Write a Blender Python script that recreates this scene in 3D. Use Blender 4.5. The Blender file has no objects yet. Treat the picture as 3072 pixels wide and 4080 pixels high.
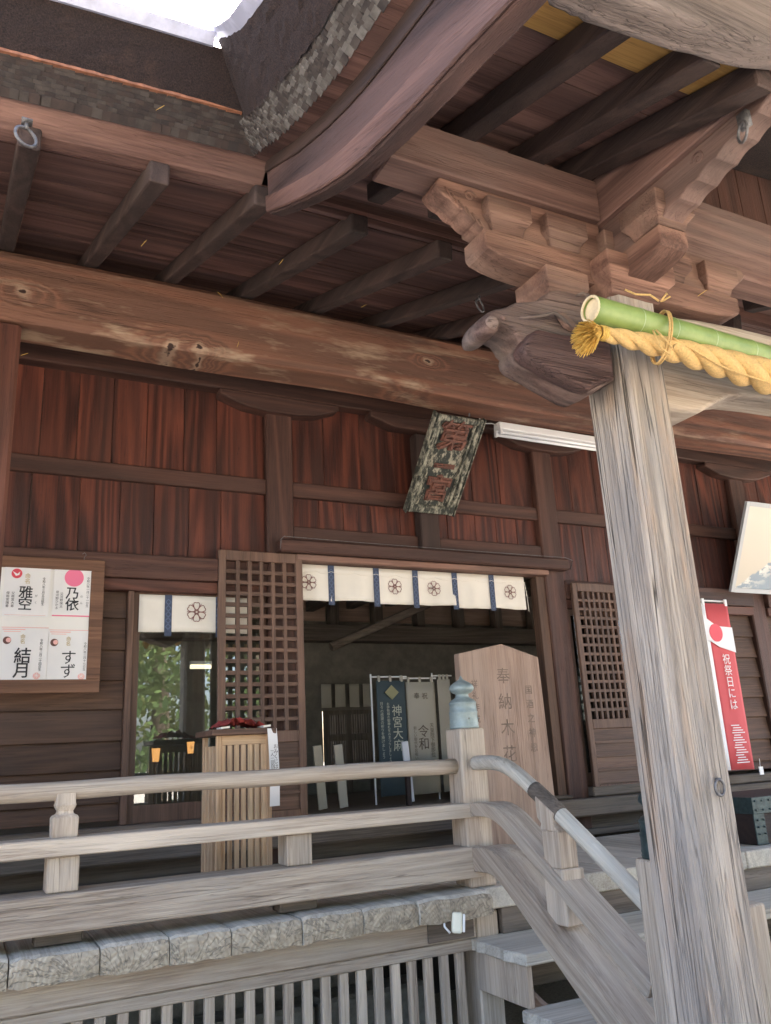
import bpy, bmesh, math, random
from mathutils import Vector, Matrix
random.seed(7)
R = math.radians
sc = bpy.context.scene
COL = sc.collection

# ------------------------------------------------------------------ camera
YAW, PIT, ROL, FPX, ZE = R(27.457), R(16.374), R(-3.025), 3281.78, 1.6
cF = Vector((math.sin(YAW)*math.cos(PIT), math.cos(YAW)*math.cos(PIT), math.sin(PIT)))
cR0 = Vector((math.cos(YAW), -math.sin(YAW), 0)); cU0 = cR0.cross(cF)
cR = cR0*math.cos(ROL)+cU0*math.sin(ROL); cU = cU0*math.cos(ROL)-cR0*math.sin(ROL)
cam = bpy.data.cameras.new('camera'); cam_o = bpy.data.objects.new('camera', cam); COL.objects.link(cam_o)
m = Matrix((cR, cU, -cF)).transposed().to_4x4(); m.translation = (0, 0, ZE); cam_o.matrix_world = m
cam.sensor_fit = 'VERTICAL'; cam.sensor_height = 32.0; cam.lens = 32.0*FPX/4080
cam.clip_start = 0.05; cam.clip_end = 900
sc.camera = cam_o

# ------------------------------------------------------------------ light
world = bpy.data.worlds.new('World'); sc.world = world; world.use_nodes = True
wn = world.node_tree; wn.nodes.clear()
sky = wn.nodes.new('ShaderNodeTexSky'); sky.sky_type = 'NISHITA'; sky.sun_disc = False
SUN_EL, SUN_AZ = R(48), R(38)         # behind the hall, to the right
sky.sun_elevation = SUN_EL; sky.sun_rotation = SUN_AZ
sky.air_density = .8; sky.dust_density = 5; sky.ozone_density = .2
bg = wn.nodes.new('ShaderNodeBackground'); bg.inputs[1].default_value = 0.15
wo = wn.nodes.new('ShaderNodeOutputWorld')
wn.links.new(sky.outputs[0], bg.inputs[0]); wn.links.new(bg.outputs[0], wo.inputs[0])
sun = bpy.data.lights.new('sun', 'SUN'); sun.energy = 3.6; sun.angle = R(0.5); sun.color = (1, .95, .88)
sun_o = bpy.data.objects.new('sun', sun); COL.objects.link(sun_o)
sd = Vector((math.sin(SUN_AZ)*math.cos(SUN_EL), math.cos(SUN_AZ)*math.cos(SUN_EL), math.sin(SUN_EL)))
sun_o.rotation_euler = sd.to_track_quat('Z', 'Y').to_euler()
vs = sc.view_settings
vs.view_transform = 'Standard'; vs.look = 'None'; vs.gamma = 1; vs.use_curve_mapping = False
vs.exposure = 3.15
sc.render.engine = 'CYCLES'
sc.cycles.max_bounces = 10; sc.cycles.diffuse_bounces = 6; sc.cycles.transparent_max_bounces = 12

# ------------------------------------------------------------------ measuring helpers (picture coordinates of 1666 x 2212 -> a point on a world plane)
KD = 3072/1666
def ray(x, y):
    return cF + cR*((x*KD-1536)/FPX) - cU*((y*KD-2040)/FPX)
def at(x, y, ax, v):
    d = ray(x, y); o = (0, 0, ZE); t = (v-o[ax])/d[ax]
    return Vector((d.x*t, d.y*t, ZE+d.z*t))
def src(u, v, ax, val): return at(u/KD, v/KD, ax, val)

# ------------------------------------------------------------------ object helpers
WL = {}
def reg(o, loc, parent):
    if parent is not None:
        o.parent = parent; o.location = Vector(loc)-WL[parent.name]
    else:
        o.location = loc
    WL[o.name] = Vector(loc); COL.objects.link(o); return o
def thing(name, loc, label, cat, group=None):
    o = bpy.data.objects.new(name, None); o.empty_display_size = .1
    o['label'] = label; o['category'] = cat
    if group: o['group'] = group
    return reg(o, loc, None)
def tag(o, label, cat, group=None):
    o['label'] = label; o['category'] = cat
    if group: o['group'] = group
    return o
def mk(name, verts, faces, mat, parent=None, bevel=0, smooth=False, origin=None, mats=None, fmat=None, seg=1):
    vs_ = [Vector(v) for v in verts]
    if origin is None:
        lo = Vector([min(v[i] for v in vs_) for i in range(3)]); hi = Vector([max(v[i] for v in vs_) for i in range(3)])
        origin = (lo+hi)/2
    origin = Vector(origin)
    me = bpy.data.meshes.new(name); me.from_pydata([v-origin for v in vs_], [], faces)
    for mm in (mats or [mat]): me.materials.append(mm)
    if fmat: me.polygons.foreach_set('material_index', fmat)
    if smooth: me.polygons.foreach_set('use_smooth', [True]*len(me.polygons))
    me.update()
    bm = bmesh.new(); bm.from_mesh(me); bmesh.ops.recalc_face_normals(bm, faces=bm.faces); bm.to_mesh(me); bm.free()
    o = bpy.data.objects.new(name, me)
    if bevel:
        b = o.modifiers.new('bevel', 'BEVEL'); b.width = bevel; b.segments = seg; b.limit_method = 'ANGLE'; b.angle_limit = R(40)
        b.harden_normals = False
    return reg(o, origin, parent)
class MB:
    def __init__(s): s.v = []; s.f = []
    def add(s, v, f):
        n = len(s.v); s.v += [tuple(p) for p in v]; s.f += [tuple(i+n for i in q) for q in f]; return s
    def box(s, x0, x1, y0, y1, z0, z1):
        return s.add([(x0,y0,z0),(x1,y0,z0),(x1,y1,z0),(x0,y1,z0),(x0,y0,z1),(x1,y0,z1),(x1,y1,z1),(x0,y1,z1)],
              [(0,3,2,1),(4,5,6,7),(0,1,5,4),(1,2,6,5),(2,3,7,6),(3,0,4,7)])
    def obox(s, p, ux, uy, uz, a, b, c):
        p = Vector(p); ux = Vector(ux).normalized(); uy = Vector(uy).normalized(); uz = Vector(uz).normalized()
        v = [p+ux*i*a/2+uy*j*b/2+uz*k*c/2 for k in (-1,1) for j in (-1,1) for i in (-1,1)]
        return s.add(v, [(0,2,3,1),(4,5,7,6),(0,1,5,4),(1,3,7,5),(3,2,6,7),(2,0,4,6)])
    def prism(s, poly, axis, a, b):
        n = len(poly); v = []
        for t in (a, b):
            for p in poly:
                v.append((t,p[0],p[1]) if axis == 0 else (p[0],t,p[1]) if axis == 1 else (p[0],p[1],t))
        f = [tuple(range(n)), tuple(range(2*n-1, n-1, -1))]+[(i,(i+1)%n,(i+1)%n+n,i+n) for i in range(n)]
        return s.add(v, f)
    def tube(s, pts, rad, seg=10, caps=True):
        pts = [Vector(p) for p in pts]; n = len(pts); v = []; f = []
        if not hasattr(rad, '__len__'): rad = [rad]*n
        t0 = (pts[1]-pts[0]).normalized(); up = Vector((0,0,1)) if abs(t0.z) < .9 else Vector((1,0,0))
        for i, p in enumerate(pts):
            t = (pts[min(i+1,n-1)]-pts[max(i-1,0)]).normalized()
            a = (up-t*up.dot(t)).normalized(); b = t.cross(a); up = a
            for k in range(seg):
                an = 2*math.pi*k/seg; v.append(p+(a*math.cos(an)+b*math.sin(an))*rad[i])
        for i in range(n-1):
            for k in range(seg):
                f.append((i*seg+k, i*seg+(k+1)%seg, (i+1)*seg+(k+1)%seg, (i+1)*seg+k))
        if caps: f += [tuple(range(seg)), tuple(range((n-1)*seg, n*seg))]
        return s.add(v, f)
    def lathe(s, c, prof, seg=24):
        v = []; f = []; n = len(prof)
        for r_, z in prof:
            for k in range(seg):
                a = 2*math.pi*k/seg; v.append((c[0]+r_*math.cos(a), c[1]+r_*math.sin(a), c[2]+z))
        for i in range(n-1):
            for k in range(seg): f.append((i*seg+k, i*seg+(k+1)%seg, (i+1)*seg+(k+1)%seg, (i+1)*seg+k))
        f += [tuple(range(seg)), tuple(range((n-1)*seg, n*seg))]
        return s.add(v, f)
    def torus(s, c, n, r0, r1, seg=20, rs=8):
        n = Vector(n).normalized(); a = n.orthogonal().normalized(); b = n.cross(a); v = []; f = []
        for i in range(seg):
            t = 2*math.pi*i/seg; d = a*math.cos(t)+b*math.sin(t)
            for k in range(rs):
                q = 2*math.pi*k/rs; v.append(Vector(c)+d*(r0+r1*math.cos(q))+n*r1*math.sin(q))
        for i in range(seg):
            for k in range(rs): f.append((i*rs+k, ((i+1)%seg)*rs+k, ((i+1)%seg)*rs+(k+1)%rs, i*rs+(k+1)%rs))
        return s.add(v, f)
    def build(s, name, mat, parent=None, **k): return mk(name, s.v, s.f, mat, parent, **k)
def box(name, x0, x1, y0, y1, z0, z1, mat, parent=None, bevel=.004, **k):
    return MB().box(x0, x1, y0, y1, z0, z1).build(name, mat, parent, bevel=bevel, **k)
def dup(o, parent, loc, rot=None):
    c = o.copy(); c.parent = None
    if rot is not None: c.rotation_euler = rot
    return reg(c, loc, parent)

# ------------------------------------------------------------------ materials
def newmat(name):
    mt = bpy.data.materials.new(name); mt.use_nodes = True; nt = mt.node_tree; nt.nodes.clear()
    out = nt.nodes.new('ShaderNodeOutputMaterial'); b = nt.nodes.new('ShaderNodeBsdfPrincipled')
    nt.links.new(b.outputs[0], out.inputs[0]); return mt, nt, b
class NT:
    def __init__(s, nt): s.nt = nt
    def n(s, t, ins=None, **k):
        x = s.nt.nodes.new(t)
        for a, b in k.items(): setattr(x, a, b)
        for a, b in (ins or {}).items():
            if isinstance(b, bpy.types.NodeSocket): s.nt.links.new(b, x.inputs[a])
            else: x.inputs[a].default_value = b
        return x
    def math(s, op, a, b=0.0, c=0.0, clamp=False):
        x = s.n('ShaderNodeMath', {0: a, 1: b, 2: c}, operation=op); x.use_clamp = clamp; return x.outputs[0]
    def vmath(s, op, a, b=(0,0,0)):
        return s.n('ShaderNodeVectorMath', {0: a, 1: b}, operation=op).outputs[0]
    def noise(s, vec, scale, detail=3, rough=.55, dist=0.0):
        return s.n('ShaderNodeTexNoise', {'Vector': vec, 'Scale': scale, 'Detail': detail, 'Roughness': rough, 'Distortion': dist}).outputs[0]
    def map(s, v, a, b, c=0.0, d=1.0):
        return s.n('ShaderNodeMapRange', {0: v, 1: a, 2: b, 3: c, 4: d}).outputs[0]
    def mix(s, f, a, b, bt='MIX'):
        x = s.n('ShaderNodeMix', data_type='RGBA', blend_type=bt)
        for i, q in ((0, f), (6, a), (7, b)):
            if isinstance(q, bpy.types.NodeSocket): s.nt.links.new(q, x.inputs[i])
            else: x.inputs[i].default_value = q if i == 0 else (*q, 1) if len(q) == 3 else q
        return x.outputs[2]
    def coords(s, shift=True):
        c = s.n('ShaderNodeTexCoord').outputs['Object']
        if not shift: return c, None
        r = s.n('ShaderNodeObjectInfo').outputs['Random']
        k = s.vmath('MULTIPLY', s.n('ShaderNodeCombineXYZ', {0: r, 1: r, 2: r}).outputs[0], (37.1, 53.3, 71.7))
        return s.vmath('ADD', c, k), r
_W = {}
PAL = {  # dark line colour, body colour, weather colour, weather amount, ring count, ring contrast, bump, roughness
 'red': ((.026,.008,.006), (.140,.040,.023), (.048,.021,.016), .7, 15, .7, .5, .5),
 'redbrown': ((.055,.020,.014), (.165,.062,.040), (.085,.052,.042), .45, 12, .65, .4, .6),
 'rail': ((.034,.015,.011), (.098,.044,.031), (.070,.038,.030), .5, 10, .6, .4, .6),
 'brownbd': ((.055,.030,.020), (.125,.068,.042), (.085,.055,.042), .5, 18, .45, .3, .65),
 'door': ((.070,.038,.026), (.165,.092,.062), (.120,.080,.062), .5, 16, .4, .25, .55),
 'soffit': ((.075,.036,.028), (.255,.135,.105), (.130,.075,.062), .65, 7, .65, .6, .7),
 'rafter': ((.026,.015,.013), (.080,.050,.041), (.052,.038,.033), .6, 10, .6, .5, .75),
 'dark':    ((.018,.011,.009), (.050,.028,.022), (.035,.026,.024), .5, 12, .5, .3, .7),
 'bracket': ((.080,.038,.028), (.275,.150,.108), (.230,.155,.120), .6, 8, .65, .6, .75),
 'purlin': ((.080,.042,.034), (.250,.142,.112), (.190,.135,.115), .6, 8, .6, .5, .75),
 'grey': ((.270,.205,.155), (.530,.440,.345), (.420,.375,.320), .5, 12, .35, .5, .85),
 'greydeck': ((.360,.320,.265), (.620,.565,.480), (.520,.495,.440), .55, 12, .35, .5, .9),
 'deep': ((.075,.058,.044), (.190,.150,.120), (.150,.135,.115), .5, 14, .4, .4, .8),
 'bark': ((.030,.016,.014), (.125,.068,.056), (.080,.055,.052), .6, 6, .75, .8, .8),
 'newwood': ((.50,.25,.07), (.72,.41,.13), (.62,.36,.12), .4, 12, .45, .15, .5),
 'frame': ((.085,.038,.022), (.200,.100,.056), (.160,.085,.052), .4, 14, .5, .3, .55),
 'soffit2': ((.095,.048,.038), (.310,.170,.132), (.180,.110,.090), .6, 7, .65, .6, .7),
 'beamw': ((.050,.016,.011), (.225,.085,.048), (.120,.052,.036), .6, 9, .85, .8, .6),
 'pale': ((.210,.135,.098), (.390,.270,.205), (.330,.250,.200), .6, 12, .4, .3, .7),
 'grille': ((.36,.21,.11), (.64,.44,.27), (.58,.42,.28), .4, 12, .3, .15, .6),
}
def W(key, axis, knots=None, cracks=0.0, streak=None, tilt=0.0):
    kk = (key, axis, cracks, bool(knots), bool(streak), tilt)
    if kk in _W and not knots: return _W[kk]
    dk, bd, wt, wa, rings, rc, bump, rough = PAL[key]
    mt, nt, b = newmat('wood_'+key+'_'+axis); N = NT(nt)
    co, rnd = N.coords()
    raw = N.n('ShaderNodeTexCoord').outputs['Object']
    if tilt: co = N.n('ShaderNodeVectorRotate', {'Vector': co, 'Axis': (1, 0, 0), 'Angle': tilt}, rotation_type='AXIS_ANGLE').outputs[0]
    i = 'xyz'.index(axis)
    sv = [1,1,1]; sv[i] = .06; st = N.vmath('MULTIPLY', co, tuple(sv))
    fv = [1,1,1]; fv[i] = .03; fi = N.vmath('MULTIPLY', co, tuple(fv))
    ringf = N.noise(st, 2.6, 2, .5, .15)
    ringf = N.math('MULTIPLY', ringf, rings)
    kc = None
    if knots:
        wn_ = N.vmath('MULTIPLY', N.vmath('SUBTRACT', N.n('ShaderNodeTexNoise', {'Vector': raw, 'Scale': 14.0, 'Detail': 4.0}).outputs[1], (.5,.5,.5)), (.10, .05, .05))
        sep = N.n('ShaderNodeSeparateXYZ', {0: N.vmath('ADD', raw, wn_)}); ax = sep.outputs[i]; az = sep.outputs[2 if i != 2 else 0]
        for (ka, kb, kr) in knots:
            dx = N.math('MULTIPLY', N.math('SUBTRACT', ax, ka), .42); dz = N.math('SUBTRACT', az, kb)
            d2 = N.math('ADD', N.math('MULTIPLY', dx, dx), N.math('MULTIPLY', dz, dz))
            g = N.math('EXPONENT', N.math('MULTIPLY', d2, -1/(kr*kr*2.2)))
            ringf = N.math('ADD', ringf, N.math('MULTIPLY', g, 3.2))
            dx2 = N.math('MULTIPLY', dx, 2.0)
            dd = N.math('SQRT', N.math('ADD', N.math('MULTIPLY', dx2, dx2), N.math('MULTIPLY', dz, dz)))
            core = N.map(dd, kr*.30, kr*.42, 1, 0); rim = N.map(dd, kr*.5, kr*1.1, 1, 0)
            kc = (core, rim) if kc is None else (N.math('MAXIMUM', kc[0], core), N.math('MAXIMUM', kc[1], rim))
    wob = N.noise(fi, 38, 3, .6)
    ph = N.math('ADD', N.math('MULTIPLY', ringf, 6.283), N.math('MULTIPLY', wob, .7))
    ring = N.map(N.math('SINE', ph), -1, 1)
    ring = N.math('POWER', ring, 1.6)
    fib = N.noise(fi, 90, 4, .65)
    fib2 = N.map(N.noise(fi, 240, 2, .6), .3, .7)
    t = N.math('ADD', N.math('MULTIPLY', ring, rc), N.math('MULTIPLY', N.map(fib, .36, .64), 1-rc))
    colr = N.mix(t, dk, bd)
    fl_ = N.map(N.math('ABSOLUTE', N.math('SUBTRACT', N.noise(fi, 52, 2, .5), .5)), 0, .022, 1, 0)
    fl_ = N.math('MULTIPLY', fl_, N.map(N.noise(st, 7, 2, .5), .42, .6))
    patch = N.noise(N.vmath('MULTIPLY', co, tuple([.35 if j == i else 1.1 for j in range(3)])), 3.0, 5, .6)
    colr = N.mix(N.math('MULTIPLY', N.map(patch, .42, .66), wa), colr, wt)
    p2 = N.noise(st, 5, 3, .6)
    colr = N.mix(N.math('MULTIPLY', N.map(p2, .5, .75), .35), colr, tuple(min(1, c*1.7) for c in bd))
    if streak:
        sep = N.n('ShaderNodeSeparateXYZ', {0: raw})
        s1 = N.map(N.noise(N.vmath('MULTIPLY', co, (.35, 1, 1.6)), 5, 4, .65), .52, .68)
        low = N.map(sep.outputs[2], -.22, .26, 1.25, .45)
        wl = N.map(sep.outputs[0], -1.5, 1.2, 1.0, .25)
        colr = N.mix(N.math('MULTIPLY', N.math('MULTIPLY', s1, low), wl), colr, (.46,.34,.23))
        colr = N.mix(N.math('MULTIPLY', wl, .35), colr, (.30,.17,.11))
    colr = N.mix(N.math('MULTIPLY', fl_, .45), colr, tuple(c*.5 for c in dk))
    crk = None
    if cracks:
        ck = N.noise(N.vmath('MULTIPLY', co, tuple([.016 if j == i else 1 for j in range(3)])), 22, 2, .4)
        crk = N.map(N.math('ABSOLUTE', N.math('SUBTRACT', ck, .5)), .0, .009, 1, 0)
        ck2 = N.noise(N.vmath('MULTIPLY', co, tuple([.12 if j == i else 1 for j in range(3)])), 5, 2, .5)
        crk = N.math('MULTIPLY', crk, N.map(ck2, .42, .55))
        colr = N.mix(N.math('MULTIPLY', crk, cracks), colr, tuple(c*.25 for c in dk))
    if kc:
        colr = N.mix(N.math('MULTIPLY', kc[1], .55), colr, (.50,.36,.25)); colr = N.mix(kc[0], colr, (.04,.02,.015))
    val = N.map(rnd, 0, 1, .86, 1.14)
    colr = N.mix(1.0, colr, N.n('ShaderNodeCombineXYZ', {0: val, 1: val, 2: val}).outputs[0], 'MULTIPLY')
    nt.links.new(colr, b.inputs['Base Color']); b.inputs['Roughness'].default_value = rough
    b.inputs['Specular IOR Level'].default_value = .35
    h = N.math('ADD', N.math('MULTIPLY', ring, .5), N.math('ADD', fib, N.math('SUBTRACT', N.math('MULTIPLY', fib2, .4), N.math('MULTIPLY', fl_, 1.2))))
    if crk is not None: h = N.math('SUBTRACT', h, N.math('MULTIPLY', crk, 3))
    bp = N.n('ShaderNodeBump', {'Strength': bump, 'Distance': .006, 'Height': h})
    nt.links.new(bp.outputs[0], b.inputs['Normal'])
    _W[kk] = mt; return mt
def plain(name, col, rough=.6, metal=0, spec=.5, nscale=0, namt=.3, col2=None, bump=0, emit=None, es=1, sheen=0):
    mt, nt, b = newmat(name); N = NT(nt)
    b.inputs['Base Color'].default_value = (*col, 1); b.inputs['Roughness'].default_value = rough
    b.inputs['Metallic'].default_value = metal; b.inputs['Specular IOR Level'].default_value = spec
    if nscale:
        co, rnd = N.coords(); t = N.noise(co, nscale, 5, .65)
        c2 = col2 or tuple(c*(1-namt) for c in col)
        nt.links.new(N.mix(N.map(t, .38, .62), col, c2), b.inputs['Base Color'])
        if bump:
            bp = N.n('ShaderNodeBump', {'Strength': bump, 'Distance': .01, 'Height': t}); nt.links.new(bp.outputs[0], b.inputs['Normal'])
    if emit: b.inputs['Emission Color'].default_value = (*emit, 1); b.inputs['Emission Strength'].default_value = es
    return mt
def endgrain(name, c1, c2):
    mt, nt, b = newmat(name); N = NT(nt); co, rnd = N.coords(False)
    r = N.n('ShaderNodeObjectInfo').outputs['Random']
    off = N.n('ShaderNodeCombineXYZ', {0: N.map(r, 0, 1, -.12, .12), 1: 0.0, 2: N.map(r, 0, 1, .02, .12)}).outputs[0]
    c = N.vmath('ADD', co, off); c = N.vmath('ADD', c, N.vmath('MULTIPLY', N.n('ShaderNodeTexNoise', {'Vector': co, 'Scale': 9.0}).outputs[1], (.03, 0, .03)))
    sp = N.n('ShaderNodeSeparateXYZ', {0: c}); x, z = sp.outputs[0], sp.outputs[2]
    rr = N.math('SQRT', N.math('ADD', N.math('MULTIPLY', x, x), N.math('MULTIPLY', z, z)))
    ring = N.map(N.math('SINE', N.math('MULTIPLY', rr, 300)), -1, 1)
    an = N.math('ARCTAN2', x, z)
    cr = N.n('ShaderNodeTexNoise', {'Vector': N.n('ShaderNodeCombineXYZ', {0: N.math('MULTIPLY', an, 3.2), 1: N.math('MULTIPLY', rr, 6.0), 2: N.math('MULTIPLY', r, 40)}).outputs[0], 'Scale': 2.2, 'Detail': 4.0}).outputs[0]
    crk = N.map(N.math('ABSOLUTE', N.math('SUBTRACT', cr, .5)), 0, .035, 1, 0)
    cl = N.mix(N.math('MULTIPLY', ring, .6), c2, c1); cl = N.mix(N.map(N.noise(co, 14, 4), .4, .65), cl, tuple(v*.8 for v in c2))
    cl = N.mix(N.math('MULTIPLY', crk, .42), cl, (.05,.042,.035))
    nt.links.new(cl, b.inputs['Base Color']); b.inputs['Roughness'].default_value = .9
    bp = N.n('ShaderNodeBump', {'Strength': .6, 'Distance': .006, 'Height': N.math('SUBTRACT', N.math('MULTIPLY', ring, .4), N.math('MULTIPLY', crk, 2))})
    nt.links.new(bp.outputs[0], b.inputs['Normal']); return mt
M = {}
M['ground'] = plain('gravel', (.46,.42,.36), .95, nscale=60, namt=.35, bump=.6)
M['stone'] = plain('stone', (.34,.34,.32), .9, nscale=14, namt=.35, bump=.5)
M['shingle'] = plain('shingle_wood', (.060,.040,.034), .85, nscale=7, col2=(.030,.022,.020), bump=.3)
M['shingle2'] = plain('shingle_wood_grey', (.080,.064,.056), .9, nscale=7, col2=(.036,.028,.026), bump=.4)
M['copper'] = plain('reddish_batten', (.42,.17,.09), .6, nscale=18, namt=.5)
M['metal_edge'] = plain('roof_edge_metal', (.60,.60,.72), .4, .1, nscale=8, namt=.25)
M['iron'] = plain('iron', (.20,.19,.19), .55, .6, nscale=60, namt=.4, bump=.3)
M['iron_dark'] = plain('dark_iron', (.045,.075,.078), .45, .4, nscale=30, namt=.4, bump=.2)
M['bronze'] = plain('weathered_bronze', (.30,.36,.35), .52, .25, nscale=9, col2=(.20,.25,.25), bump=.05)
M['bamboo'] = plain('bamboo_skin', (.25,.33,.095), .42, nscale=7, col2=(.17,.25,.065))
M['bamboo_node'] = plain('bamboo_node', (.42,.50,.30), .5)
M['bamboo_cut'] = plain('bamboo_cut', (.74,.60,.38), .7, nscale=20, namt=.25)
M['rope'] = plain('straw_rope', (.80,.51,.19), .75, nscale=120, namt=.22, bump=.9)
M['straw'] = plain('straw_tassel', (.74,.46,.10), .7, nscale=60, namt=.3)
M['cloth'] = plain('white_cloth', (.78,.73,.64), .85, nscale=3, namt=.07)
M['blue'] = plain('navy_band', (.042,.055,.10), .8, nscale=60, col2=(.06,.08,.13))
M['crest'] = plain('crest_print', (.24,.10,.09), .8)
M['paper'] = plain('white_paper', (.80,.78,.76), .7, nscale=2, namt=.05)
M['backing'] = plain('board_backing', (.80,.77,.72), .6)
M['ink'] = plain('black_ink', (.02,.02,.025), .6)
M['inkgrey'] = plain('faded_ink', (.15,.12,.10), .8)
M['inkpale'] = plain('washed_out_ink', (.15,.108,.085), .8, nscale=9, col2=(.24,.175,.135))
M['shingled'] = M['shingle']
M['gold'] = plain('gold_print', (.52,.38,.14), .5)
M['printred'] = plain('print_red', (.70,.07,.10), .6)
M['printpink'] = plain('print_pink', (.80,.18,.30), .6)
M['palepink'] = plain('print_pale_red', (.82,.45,.40), .6)
M['brown'] = plain('print_brown', (.14,.06,.05), .6)
M['framewood'] = W('door', 'x')
M['whitepl'] = plain('white_enamel', (.80,.80,.80), .35)
M['tubeglass'] = plain('fluorescent_tube', (.86,.88,.90), .2)
M['cable'] = plain('grey_cable', (.5,.48,.46), .6)
M['cream'] = plain('cream_plastic', (.80,.77,.62), .45)
M['redcloth'] = plain('red_cloth', (.55,.08,.07), .8, nscale=20, namt=.4)
M['bannerred'] = plain('banner_red', (.60,.085,.095), .7)
M['bannerwhite'] = plain('banner_white', (.78,.78,.80), .7)
M['bannerblue'] = plain('banner_blue', (.06,.085,.095), .85)
M['bannercream'] = plain('banner_cream', (.46,.43,.36), .85)
M['bannerpr'] = plain('banner_pale_print', (.50,.52,.42), .8)
M['lamp'] = plain('lit_lantern_paper', (.9,.6,.3), .6, emit=(1, .42, .12), es=.16)
M['lit_tube'] = plain('lit_tube', (.9,.85,.7), .5, emit=(1,.85,.6), es=.25)
M['black'] = plain('lacquer_and_dark', (.03,.03,.03), .4)  # lantern lacquer, also the painted darkness under the veranda
M['shingle3'] = plain('verge_shingle', (.170,.155,.140), .9, nscale=9, col2=(.075,.064,.056), bump=.4)
M['bark_tree'] = plain('tree_bark', (.10,.075,.055), .9, nscale=12, namt=.4, bump=.6)
M['inner'] = plain('inner_wall', (.22,.20,.165), .8, nscale=6, namt=.3)
M['tatami'] = plain('inner_floor', (.22,.17,.125), .55, nscale=8, namt=.3)
def thatch_mat():
    mt, nt, b = newmat('bark_thatch'); N = NT(nt); co, r = N.coords()
    a = N.noise(N.vmath('MULTIPLY', co, (1, 1, 1)), 160, 4, .7); c = N.noise(co, 5, 4, .6)
    cl = N.mix(N.map(a, .35, .7), (.015,.010,.010), (.075,.042,.034)); cl = N.mix(N.math('MULTIPLY', N.map(c, .55, .8), .35), cl, (.20,.105,.07))
    nt.links.new(cl, b.inputs['Base Color']); b.inputs['Roughness'].default_value = .95
    bp = N.n('ShaderNodeBump', {'Strength': .9, 'Distance': .02, 'Height': a}); nt.links.new(bp.outputs[0], b.inputs['Normal']); return mt
M['thatch'] = thatch_mat()
def plaque_mat():
    mt, nt, b = newmat('flaking_black_paint'); N = NT(nt); co, r = N.coords()
    a = N.noise(N.vmath('MULTIPLY', co, (1.6, .8, .8)), 12, 8, .75); cl = N.mix(N.map(a, .50, .58), (.025,.030,.025), (.36,.33,.25))
    nt.links.new(cl, b.inputs['Base Color']); b.inputs['Roughness'].default_value = .75
    bp = N.n('ShaderNodeBump', {'Strength': .4, 'Distance': .004, 'Height': a}); nt.links.new(bp.outputs[0], b.inputs['Normal']); return mt
def plaque_frame_mat():
    mt, nt, b = newmat('flaking_frame_paint'); N = NT(nt); co, r = N.coords()
    a = N.noise(N.vmath('MULTIPLY', co, (2, .8, .8)), 14, 8, .75); cl = N.mix(N.map(a, .46, .58), (.030,.033,.026), (.34,.325,.25))
    nt.links.new(cl, b.inputs['Base Color']); b.inputs['Roughness'].default_value = .8; return mt
M['plaque'] = plaque_mat(); M['plaqueframe'] = plaque_frame_mat()
M['plaquechar'] = plain('carved_red_wood', (.19,.075,.050), .75, nscale=30, col2=(.085,.038,.028), bump=.4)
def glass_mat():
    mt = bpy.data.materials.new('window_glass'); mt.use_nodes = True; nt = mt.node_tree; nt.nodes.clear(); N = NT(nt)
    out = N.n('ShaderNodeOutputMaterial'); tr = N.n('ShaderNodeBsdfTransparent', {0: (.82,.86,.84,1)}); gl = N.n('ShaderNodeBsdfGlossy', {'Roughness': 0.004, 'Color': (1,1,1,1)})
    fr = N.n('ShaderNodeFresnel', {'IOR': 1.52}); f = N.math('MULTIPLY', fr.outputs[0], 3.0)
    mx = N.n('ShaderNodeMixShader', {0: f, 1: tr.outputs[0], 2: gl.outputs[0]}); nt.links.new(mx.outputs[0], out.inputs[0]); return mt
M['glass'] = glass_mat()
def fuji_mat():
    mt, nt, b = newmat('mountain_print'); N = NT(nt); co, r = N.coords(False)
    sp = N.n('ShaderNodeSeparateXYZ', {0: co}); x, z = sp.outputs[0], sp.outputs[2]
    nz = N.noise(co, 9, 5, .6)
    # slope line rising to the right
    line = N.math('ADD', N.math('MULTIPLY', x, .62), N.math('ADD', -.02, N.math('MULTIPLY', N.math('SUBTRACT', nz, .5), .10)))
    mtn = N.map(N.math('SUBTRACT', line, z), -.01, .01)
    snow = N.math('MULTIPLY', N.map(N.noise(N.vmath('MULTIPLY', co, (1, 1, 2.2)), 7, 6, .7), .47, .55), N.map(N.math('SUBTRACT', line, z), .22, .02))
    cl = N.mix(N.map(z, -.3, .3), (.50,.45,.37), (.58,.53,.45)); mcol = N.mix(snow, (.20,.26,.32), (.60,.59,.55))
    nt.links.new(N.mix(mtn, cl, mcol), b.inputs['Base Color']); b.inputs['Roughness'].default_value = .5; return mt
M['fuji'] = fuji_mat()
M['fujiframe'] = plain('grey_frame', (.40,.42,.44), .5)

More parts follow.
